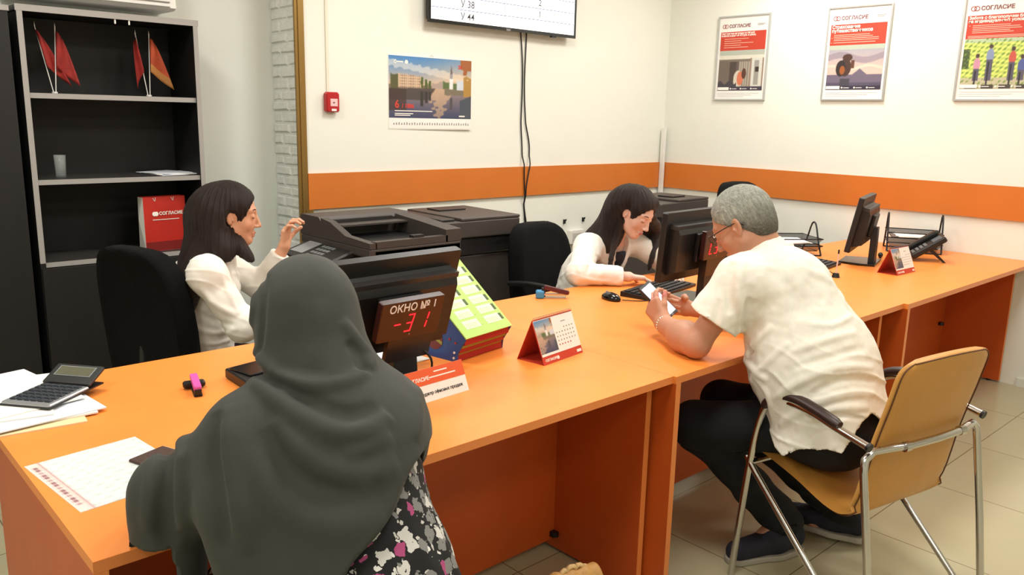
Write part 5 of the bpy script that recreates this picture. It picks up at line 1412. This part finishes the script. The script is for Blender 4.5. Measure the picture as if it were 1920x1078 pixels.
# ============================================================ seated staff
def build_staff(cfg):
    t = thing('person', cfg['label'], 'person', (0, 0, 0))
    R = frame(cfg['face'], cfg['pitch'], cfg.get('roll', 0)); hc = cfg['head']; lf = LocalFn(head_sdf(True), R, hc, .97)
    g = {k: Vector(v) for k, v in cfg['pts'].items()}
    b = SDF(.03)
    b.cap(lf.w((0, -.025, -.05)), g['neck'], .044, .050, k=.02)
    b.cap(g['chest'], g['waist'], .098, .090, k=.06); b.cap(g['waist'], g['pelvis'], .092, .115, k=.06); b.cap(g['shL'], g['shR'], .042, .042, k=.05)
    for s_ in 'LR':
        b.cap(g['sh' + s_], g['el' + s_], .036, .032, k=.03); b.cap(g['el' + s_], g['wr' + s_], .033, .0225, k=.02)
        b.cap(g['hip' + s_], g['kn' + s_], .07, .048, k=.03); b.cap(g['kn' + s_], g['an' + s_], .045, .030, k=.03); b.cap(g['an' + s_], g['an' + s_] + Vector(cfg['toe']), .028, .022, k=.02)
        hd = cfg['hand' + s_]
        h, tips = hand_sdf(g['wr' + s_], hd['d'], hd['n'], hd['t'], hd['curl'], hd.get('thumb', (.2, .2)), sc=.9)
        b.grp(h, g['wr' + s_], .22, k=.015)
    b.grp(lf, hc, .165, k=.015)
    lo, hi = box_about(list(g.values()) + [hc], .13); hi[2] = hc[2] + .15; lo[2] = 0
    for s_ in 'LR': 
        e = g['wr' + s_] + Vector(cfg['hand' + s_]['d']).normalized() * .2; lo = np.minimum(lo, np.array(e) - .02); hi = np.maximum(hi, np.array(e) + .02)
    sdf_obj('body', b, lo, hi, .0042, skin(cfg['skin'][0], cfg['skin'][1]), t, skin_paint(lf, cfg['skin'][1]))
    lash(lf, t)
    s = SDF(.04)
    s.cap(g['chest'], g['waist'], .128, .122, k=.07); s.cap(g['waist'], g['pelvis'], .122, .150, k=.07); s.cap(g['shL'], g['shR'], .062, .062, k=.05)
    s.cap(g['chest'] + Vector((0, 0, .03)), g['neck'] - Vector((0, 0, .035)), .10, .062, k=.05)
    for s_ in 'LR':
        s.cap(g['sh' + s_], g['el' + s_], .060, .056, k=.04); s.cap(g['el' + s_], g['el' + s_].lerp(g['wr' + s_], cfg['sleeve']), .054, .043, k=.03)
    FL = folds(s, cfg['folds'])
    cut = [(g['el' + q].lerp(g['wr' + q], cfg['sleeve']), (g['wr' + q] - g['el' + q]).normalized()) for q in 'LR']
    fd = A3((cfg['torso'][0], cfg['torso'][1], 0)); fd /= np.linalg.norm(fd); neck = A3(g['neck'])
    rt = A3((fd[1], -fd[0], 0))
    def shirt(P):
        d = s(P) - fold_disp(P, FL) - .0040 * vnoise(P, 17) - .0018 * vnoise(P, 42)
        rg = 1 - np.abs(np.sin(P[:, 2] * 42 + (P @ A3((20, 14, 0))) + 2.4 * vnoise(P, 8))); d = d - .005 * rg ** 3 * (.5 + .5 * vnoise(P, 11))
        for c, v in cut:
            nr = np.sqrt(((P - A3(c)) ** 2).sum(1)) < .11
            e = (P - A3(c)) @ A3(v) - .006
            d = np.where(nr, np.maximum(d, e), d)
        d = np.maximum(d, cfg.get('hem', .46) - P[:, 2])
        q = P - neck; fy = q @ fd; fx = q @ rt; fz = q[:, 2]
        d = smax(d, -SDF._ell(P, neck + A3((fd[0] * .015, fd[1] * .015, .055)), A3((.066, .066, .075)), None), .008)
        if cfg.get('open'):       # jacket fronts part in a V
            v = np.abs(fx) - np.clip(.018 + .16 * np.clip(fz + .24, 0, .3), 0, .065)
            v = np.where(fy > .02, v, .1)
            d = smax(d, -v, .006)
        return d
    lo2, hi2 = box_about([g[k] for k in ('chest', 'waist', 'pelvis', 'shL', 'shR', 'elL', 'elR', 'neck', 'wrL', 'wrR')], .19); lo2[2] = max(lo2[2], .44)
    sdf_obj(cfg['shirt'][0], shirt, lo2, hi2, .005, cfg['shirt'][1], t)
    if cfg.get('open'):
        u = SDF(.04); u.cap(g['chest'], g['waist'], .115, .110, k=.06); u.cap(g['waist'], g['pelvis'], .11, .13, k=.06)
        u.cap(g['chest'] + Vector((0, 0, .02)), g['neck'] - Vector((0, 0, .09)), .09, .055, k=.04)
        def top(P):
            q = P - neck; fy = q @ fd; fz = q[:, 2]
            return np.maximum(np.maximum(u(P), fz + .085 + .0 * fy), .47 - P[:, 2])
        sdf_obj('inner_top', top, lo2, hi2, .006, DARKTOP, t)
    # skirt / trousers
    p = SDF(.04); p.cap(g['hipL'], g['hipR'], .115, .115)
    for s_ in 'LR': p.cap(g['hip' + s_], g['kn' + s_], .095, .066, k=.04); p.cap(g['kn' + s_], g['an' + s_], .062, .045, k=.03)
    lo3, hi3 = box_about([g[k] for k in ('hipL', 'hipR', 'knL', 'knR', 'anL', 'anR')], .14); lo3[2] = .05
    sdf_obj('trousers', lambda P: np.maximum(p(P), np.maximum(P[:, 2] - .60, .08 - P[:, 2])), lo3, hi3, .008, TROUS, t)
    for s_ in 'LR':
        a = g['an' + s_]; f = Vector(cfg['toe']).normalized(); f.z = 0; h0 = Vector((a.x, a.y, 0)) - f * .045
        sh = SDF(.02); sh.cap(h0 + Vector((0, 0, .035)), h0 + f * .19 + Vector((0, 0, .026)), .036, .030)
        sdf_obj('shoe', lambda P: np.maximum(np.maximum(sh(P), .002 - P[:, 2]), P[:, 2] - .062), (h0.x - .28, h0.y - .28, -.01), (h0.x + .28, h0.y + .28, .09), .006, BLACK, t)
    # hair
    hs = SDF(.018); hs.ell((0, -.018, .040), (.086, .106, .100))
    def cap_local(q):
        d = hs(q)
        part = .0022 * np.exp(-((q[:, 0] - .012) / .004) ** 2) * (q[:, 1] > -.02)
        # face opening: an oval window reaching from the hairline to the chin
        wnd = SDF._ell(q, A3((.004, .104, -.030)), A3((.074, .090, .110)), None)
        d = d + part
        d = smax(d, -wnd, .010)
        low = -.03 - q[:, 2]
        return np.where(q[:, 1] > -.01, smax(d, low, .01), d)
    capf = LocalFn(cap_local, R, hc, .97)
    st = SDF(.02)
    for path, rad, kk in cfg['locks']:
        W = smooth_path([lf.w(q) if len(q) == 3 else q[:3] for q in path], 3); n = len(W) - 1
        rr = np.interp(np.linspace(0, 1, n + 1), np.linspace(0, 1, len(rad)), rad)
        for i in range(n): st.cap(W[i], W[i + 1], rr[i], rr[i + 1], k=kk)
    cfgs = cfg['strand']
    sa = A3(cfgs)
    def hair(P):
        d = smin(capf(P), st(P), .015)
        # keep the ear and the face clear
        q = ((P - lf.c) @ lf.R) / lf.sc
        clear = SDF._ell(q, A3((0, .085, -.03)), A3((.060, .075, .095)), None)
        d = smax(d, -clear * .97, .005)
        for x in cfg['ears']: d = smax(d, -SDF._ell(q, A3((x * .083, .004, -.006)), A3((.022, .024, .032)), None), .010)
        an = np.arctan2(P[:, 0] - hc[0], P[:, 1] - hc[1] - .01)
        return d + .0008 * np.sin(an * 34 + 2.5 * vnoise(P, 9)) + .0007 * np.sin(an * 71 + 2 * vnoise(P, 12)) + .0014 * vnoise(P * A3((1, 1, .2)), 70)
    allp = [Vector(hc)] + [Vector(lf.w(q) if len(q) == 3 else q[:3]) for path, _, _ in cfg['locks'] for q in path]
    lo4, hi4 = box_about(allp, .11); hi4[2] = hc[2] + .155; lo4[0] = min(lo4[0], hc[0] - .13); lo4[1] = min(lo4[1], hc[1] - .13); hi4[0] = max(hi4[0], hc[0] + .13); hi4[1] = max(hi4[1], hc[1] + .13)
    sdf_obj('hair', hair, lo4, hi4, .0038, HAIRD, t)
    return t
def at_y(px, py, y):
    d = look(px, py); k = (y - CAM[1]) / d[1]; return tuple(float(CAM[i] + d[i] * k) for i in range(3))
def W4(px, py, y): return at_y(px, py, y) + ('w',)
def build_scarf_woman():
    t = thing('person', 'person in a large dark grey headscarf and floral dress, seen from behind', 'person', (0, 0, 0))
    R = frame((.33, .94), .15); hc = (.368, -.085, 1.132); lf = LocalFn(head_sdf(True), R, hc, .97)
    g = {k: Vector(v) for k, v in dict(neck=(.360, -.15, 1.01), chest=(.35, -.23, .90), waist=(.34, -.32, .70), pelvis=(.33, -.40, .54), shL=(.225, -.150, .985), shR=(.430, -.205, .97),
         elL=(.120, .005, .83), wrL=(.250, .200, .795), elR=(.470, -.08, .815), wrR=(.43, .16, .795), hipL=(.24, -.36, .52), hipR=(.44, -.38, .52), knL=(.32, .10, .50), knR=(.52, .06, .50), anL=(.33, .05, .09), anR=(.54, .0, .09)).items()}
    b = SDF(.03); b.cap(lf.w((0, -.025, -.05)), g['neck'], .044, .05, k=.02)
    b.cap(g['chest'], g['waist'], .10, .10, k=.06); b.cap(g['waist'], g['pelvis'], .10, .13, k=.06); b.cap(g['shL'], g['shR'], .045, .045, k=.05)
    for s_, td in (('L', (.6, .3, .2)), ('R', (-.6, .3, .2))):
        b.cap(g['sh' + s_], g['el' + s_], .036, .032, k=.03); b.cap(g['el' + s_], g['wr' + s_], .031, .022, k=.02)
        b.cap(g['hip' + s_], g['kn' + s_], .075, .05, k=.03); b.cap(g['kn' + s_], g['an' + s_], .046, .03, k=.03); b.cap(g['an' + s_], g['an' + s_] + Vector((.03, .12, -.05)), .028, .022, k=.02)
        h, _ = hand_sdf(g['wr' + s_], (.55 if s_ == 'L' else -.35, .8, -.05), (0, .1, -1), td, (.3, .4, .3), sc=.9); b.grp(h, g['wr' + s_], .22, k=.015)
    b.grp(lf, hc, .165, k=.015)
    sdf_obj('body', b, (-.02, -.58, 0), (.70, .46, 1.32), .005, skin('light_skin', (214, 168, 140)), t, skin_paint(lf, (214, 168, 140)))
    # scarf
    s = SDF(.06)
    s.ell((.362, -.098, 1.140), (.094, .118, .118), frame((.33, .94), .15), k=.03)
    s.ell((.350, -.150, 1.070), (.088, .092, .080), k=.05)
    s.cap((.348, -.15, 1.04), (.345, -.18, .98), .086, .105, k=.04)
    s.cap((.220, -.155, .970), (.425, -.215, .965), .068, .072, k=.05)
    s.cap((.35, -.235, .93), (.335, -.34, .66), .150, .172, k=.07)
    s.cap((.225, -.150, .97), (.138, -.02, .842), .068, .060, k=.05)
    s.cap((.130, -.02, .842), (.094, -.035, .56), .062, .070, k=.05)
    s.cap((.14, -.03, .84), (.26, .16, .812), .060, .045, k=.05)
    s.cap((.425, -.210, .960), (.455, -.13, .850), .070, .064, k=.06)
    s.cap((.455, -.13, .85), (.43, .10, .825), .062, .046, k=.05)
    s.cap((.20, -.20, .86), (.22, -.25, .70), .09, .085, k=.08)
    FL = folds(s, [
        ([(462, 700), (500, 730), (545, 765), (600, 800), (650, 812), (700, 802), (728, 775)], .016, .013), ([(470, 685), (520, 705), (560, 740), (610, 765), (660, 775), (705, 760)], -.010, .012),
        ([(475, 655), (500, 690), (545, 715), (600, 722), (650, 715), (690, 695)], .012, .011), ([(455, 690), (490, 705), (530, 735)], -.008, .009),
        ([(640, 600), (672, 640), (694, 670), (690, 690)], .008, .010), ([(650, 640), (672, 665), (680, 700)], -.006, .008), ([(596, 560), (600, 630), (580, 690)], .003, .02),
        ([(485, 500), (478, 560), (472, 620), (462, 680)], .006, .011), ([(500, 510), (494, 570), (488, 640), (478, 680)], -.005, .008),
        ([(406, 770), (402, 850), (412, 940), (420, 1040)], -.011, .014), ([(425, 760), (430, 850), (450, 950), (470, 1040)], .007, .020),
        ([(520, 780), (560, 840), (620, 880), (690, 890), (750, 870)], .008, .020), ([(500, 800), (540, 870), (600, 915), (680, 925)], -.006, .018),
        ([(440, 780), (480, 880), (550, 960), (640, 990), (720, 960)], .007, .026), ([(640, 850), (690, 840), (730, 812)], .006, .014),
        ([(330, 800), (312, 880), (308, 960), (314, 1040)], -.009, .015), ([(290, 850), (280, 920), (278, 1000)], .005, .014), ([(345, 800), (340, 900), (345, 1000)], .009, .014),
        ([(770, 700), (785, 760), (780, 830)], .004, .014), ([(700, 800), (716, 850), (700, 900)], .005, .015)])
    pa, pb = np.array(at_y(786, 868, -.20)), np.array(at_y(655, 1078, -.36)); ln = np.cross(pb - pa, look(720, 970)); ln = A3(ln / np.linalg.norm(ln))
    if (A3(at_y(500, 900, -.3)) - A3(pa)) @ ln > 0: ln = -ln
    def scarf(P):
        e = s(P); d = e - 1.75 * fold_disp(P, FL) - .0016 * vnoise(P, 14) - .0006 * vnoise(P, 45); d0 = d.copy()
        cut = (P - A3(pa)) @ ln + .006 * np.sin(P[:, 2] * 55)
        cut = np.where(P[:, 1] > -.02, -9, cut)
        d = smax(d, cut, .004)
        low = np.where(P[:, 0] < .105, .774 + .004 * np.sin(P[:, 0] * 60) - P[:, 2], .50 - P[:, 2])
        low = np.where(P[:, 1] > .004, .7515 - P[:, 2], low)
        d = np.maximum(d, low)
        # face opening
        q = P - A3(lf.w((0, .12, -.01))); d = smax(d, -(np.sqrt((q ** 2).sum(1)) - .075), .01)
        return np.maximum(d, -(np.maximum(e, d0) + .021))
    sdf_obj('headscarf', scarf, (-.03, -.58, .50), (.68, .26, 1.32), .005, HIJAB, t)
    # dress
    m = bpy.data.materials.new('floral_dress'); m.use_nodes = True; nt = m.node_tree; bs = nt.nodes['Principled BSDF']; bs.inputs['Roughness'].default_value = .85
    tc = nt.nodes.new('ShaderNodeTexCoord'); ns = nt.nodes.new('ShaderNodeTexNoise'); ns.inputs['Scale'].default_value = 80; 
    mxv = nt.nodes.new('ShaderNodeMix'); mxv.data_type = 'RGBA'; mxv.blend_type = 'ADD'; mxv.inputs['Factor'].default_value = .022
    nt.links.new(tc.outputs['Object'], ns.inputs['Vector']); nt.links.new(tc.outputs['Object'], mxv.inputs['A']); nt.links.new(ns.outputs['Color'], mxv.inputs['B'])
    def ramp(src, stops):
        r = nt.nodes.new('ShaderNodeValToRGB'); r.color_ramp.interpolation = 'CONSTANT'
        while len(r.color_ramp.elements) < len(stops): r.color_ramp.elements.new(.5)
        for e, (p_, c_) in zip(r.color_ramp.elements, stops): e.position = p_; e.color = c_
        nt.links.new(src, r.inputs[0]); return r.outputs[0]
    def vor(scale, feat='F1'):
        v = nt.nodes.new('ShaderNodeTexVoronoi'); v.inputs['Scale'].default_value = scale; v.feature = feat; nt.links.new(mxv.outputs['Result'], v.inputs['Vector']); return v
    v1 = vor(40); v2 = vor(92)
    sp = nt.nodes.new('ShaderNodeSeparateColor'); nt.links.new(v1.outputs['Color'], sp.inputs[0])
    big = ramp(sp.outputs[0], [(0, C255(16, 16, 18)), (.30, C255(128, 128, 126)), (.62, C255(206, 204, 200)), (.80, C255(170, 70, 120)), (.90, C255(20, 18, 22))])
    msk = ramp(v1.outputs['Distance'], [(0, (0, 0, 0, 1)), (.10, (1, 1, 1, 1)), (.52, (0, 0, 0, 1))])
    sp2 = nt.nodes.new('ShaderNodeSeparateColor'); nt.links.new(v2.outputs['Color'], sp2.inputs[0])
    sm = ramp(sp2.outputs[1], [(0, C255(18, 17, 20)), (.62, C255(196, 194, 188)), (.86, C255(220, 218, 214))])
    msk2 = ramp(v2.outputs['Distance'], [(0, (1, 1, 1, 1)), (.36, (0, 0, 0, 1))])
    a = nt.nodes.new('ShaderNodeMix'); a.data_type = 'RGBA'; a.inputs['A'].default_value = C255(16, 15, 18); nt.links.new(msk2, a.inputs['Factor']); nt.links.new(sm, a.inputs['B'])
    c = nt.nodes.new('ShaderNodeMix'); c.data_type = 'RGBA'; nt.links.new(msk, c.inputs['Factor']); nt.links.new(a.outputs['Result'], c.inputs['A']); nt.links.new(big, c.inputs['B'])
    nt.links.new(c.outputs['Result'], bs.inputs['Base Color'])
    d_ = SDF(.06); d_.cap(g['chest'], g['waist'], .125, .140, k=.08); d_.cap(g['waist'], g['pelvis'], .140, .19, k=.08)
    d_.cap((.42, -.22, .90), (.465, -.18, .55), .070, .125, k=.06)
    for s_ in 'LR': d_.cap(g['hip' + s_], g['kn' + s_], .13, .10, k=.06); d_.cap(g['kn' + s_], g['an' + s_] + Vector((0, 0, .06)), .10, .12, k=.06); d_.cap(g['sh' + s_], g['el' + s_], .044, .040, k=.02); d_.cap(g['el' + s_], g['el' + s_].lerp(g['wr' + s_], .85), .038, .029, k=.02)
    def dress(P):
        a_ = np.arctan2(P[:, 1] + .3, P[:, 0] - .35)
        fo = .006 * np.sin(a_ * 14 + 2 * vnoise(P, 5)) * np.clip((.88 - P[:, 2]) * 4, 0, 1)
        return np.maximum(np.maximum(d_(P) - fo, .12 - P[:, 2]), P[:, 2] - .985)
    sdf_obj('floral_dress', dress, (0, -.62, .1), (.72, .26, 1.0), .006, m, t)
    for s_ in 'LR':
        a = g['an' + s_]; f = Vector((.2, .97, 0)); h0 = Vector((a.x, a.y, 0)) - f * .045
        sh = SDF(.02); sh.cap(h0 + Vector((0, 0, .035)), h0 + f * .19 + Vector((0, 0, .026)), .036, .030)
        sdf_obj('shoe', lambda P: np.maximum(np.maximum(sh(P), .002 - P[:, 2]), P[:, 2] - .062), (h0.x - .1, h0.y - .1, -.01), (h0.x + .14, h0.y + .28, .09), .006, BLACK, t)
    return t
build_man()
build_staff(dict(label='long-haired person in a white jacket looking down at papers behind the middle desk', face=(.13, -.985), pitch=.52, roll=-.06, head=(2.745, 1.083, 1.062),
    pts=dict(pelvis=(2.76, 1.44, .53), waist=(2.755, 1.38, .70), chest=(2.742, 1.275, .84), neck=(2.738, 1.195, .950), shR=(2.580, 1.225, .895), shL=(2.905, 1.225, .895),
             elR=(2.405, 1.115, .803), wrR=(2.575, .965, .792), elL=(2.99, 1.06, .80), wrL=(2.87, .905, .785), hipR=(2.67, 1.40, .50), hipL=(2.85, 1.40, .50), knR=(2.66, 1.0, .48), knL=(2.86, 1.0, .48), anR=(2.67, 1.04, .09), anL=(2.86, 1.04, .09)),
    toe=(0, -.10, -.05), handR=dict(d=(.86, -.48, -.10), n=(0, -.1, -1), t=(.45, .85, .1), curl=(.35, .45, .3)), handL=dict(d=(-.75, -.6, -.08), n=(0, 0, -1), t=(-.6, .7, 0), curl=(.3, .4, .3)),
    skin=('fair_skin', (226, 184, 164)), shirt=('jacket', BLOUSE), torso=(.10, -.99), open=True, sleeve=.86, hem=.46, ears=[1],
    folds=[([(1085, 470), (1085, 500), (1090, 525)], .006, .010), ([(1100, 460), (1108, 490), (1100, 515)], -.006, .009), ([(1080, 520), (1110, 525), (1150, 528)], .004, .008), ([(1120, 470), (1130, 500), (1128, 520)], .006, .010), ([(1140, 450), (1150, 480), (1165, 505)], .006, .006)],
    strand=(.9, .3, .25),
    locks=[([(.035, -.055, .085), (.070, -.070, .02), W4(1138, 425, 1.20), W4(1112, 450, 1.25), W4(1092, 478, 1.29), W4(1082, 510, 1.31)], [.040, .052, .052, .042, .028, .016], .03),
           ([(.05, -.07, .02), W4(1150, 435, 1.17), W4(1135, 462, 1.19), W4(1122, 490, 1.24)], [.05, .045, .035, .02], .03),
           ([(.074, -.01, -.02), W4(1157, 440, 1.115), W4(1148, 475, 1.095), W4(1145, 505, 1.09), W4(1158, 532, 1.08)], [.016, .017, .012, .008, .004], .008),
           ([(-.05, .03, .085), (-.078, .02, .02), W4(1232, 432, 1.13), W4(1229, 458, 1.11), W4(1223, 482, 1.09), W4(1216, 506, 1.08)], [.03, .030, .024, .018, .011, .004], .02),
           ([(-.06, -.05, .05), (-.085, -.05, -.04), W4(1238, 455, 1.17), W4(1235, 500, 1.14)], [.045, .04, .03, .02], .02)]))
build_staff(dict(label='dark-haired person in a white blouse with one hand raised, seated near the bookcase', face=(.90, -.43), pitch=.10, head=(.962, 1.570, 1.112),
    pts=dict(pelvis=(.83, 1.68, .55), waist=(.845, 1.655, .70), chest=(.872, 1.63, .85), neck=(.912, 1.605, .985), shR=(.815, 1.475, .925), shL=(.960, 1.765, .925),
             elR=(.90, 1.385, .735), wrR=(1.09, 1.27, .81), elL=(1.125, 1.68, .80), wrL=(1.190, 1.61, .970), hipR=(.80, 1.60, .50), hipL=(.88, 1.76, .50), knR=(1.20, 1.44, .48), knL=(1.26, 1.60, .48), anR=(1.23, 1.43, .09), anL=(1.28, 1.58, .09)),
    toe=(.10, -.045, -.05), handR=dict(d=(.8, -.45, -.1), n=(0, 0, -1), t=(.45, .8, 0), curl=(.3, .4, .3)), handL=dict(d=(.12, -.10, .95), n=(.6, -.7, .1), t=(.65, .6, .25), curl=(.5, .8, .6), thumb=(.3, .3)),
    skin=('olive_skin', (214, 160, 128)), shirt=('blouse', BLOUSE), torso=(.9, -.43), sleeve=.80, hem=.48, ears=[1],
    folds=[([(375, 540), (410, 575), (450, 590)], .008, .012), ([(360, 580), (400, 600), (440, 610)], -.006, .010), ([(355, 610), (400, 625), (450, 615)], .007, .010), ([(410, 500), (430, 550), (450, 590)], .007, .010), ([(440, 500), (455, 540), (470, 580)], -.006, .010), ([(360, 640), (400, 645), (440, 635)], .005, .008)],
    strand=(.5, .9, .2),
    locks=[([(0.02, -.07, .07), (.02, -.10, .0), W4(385, 445, 1.60), W4(368, 490, 1.56), W4(357, 535, 1.53), W4(350, 585, 1.52)], [.05, .062, .062, .052, .036, .016], .03),
           ([(.05, -.05, .02), W4(405, 435, 1.55), W4(415, 462, 1.52), W4(425, 478, 1.50)], [.045, .046, .034, .018], .03),
           ([(.06, -.035, -.03), W4(432, 440, 1.545), W4(452, 466, 1.50), W4(472, 488, 1.46)], [.028, .028, .020, .008], .02)]))
build_scarf_woman()
# tan handbag standing on the floor by the near desk
t = thing('handbag', 'tan handbag with a gathered edge standing on the floor below the near desk', 'handbag', (1.165, -.02, 0), -.2)
sb = SDF(.03); sb.cap((-.12, 0, .06), (.12, 0, .06), .055, .055); sb.cap((-.10, 0, .22), (.10, 0, .22), .035, .035, k=.06); sb.cap((-.06, 0, .27), (.08, 0, .27), .020, .020, k=.05)
BAGT = mat('tan_bag_leather', (206, 156, 92), .5, noise=(20, .12), bump=(120, .3))
sdf_obj('bag_body', lambda P: np.maximum(sb(P) - .003 * np.sin(P[:, 0] * 140) * (P[:, 2] > .24), .002 - P[:, 2]), (-.22, -.10, -.01), (.22, .10, .34), .005, BAGT, t)
MB().tube([(.02 + .05 * math.cos(a) + .004 * math.sin(a * 9), .0, .275 + .022 * math.sin(a) + .004 * math.cos(a * 11)) for a in np.linspace(0, 3.1, 24)], .007, mat('bag_trim', (224, 186, 130), .6, bump=(200, .4)), 8).build('gathered_trim', t)
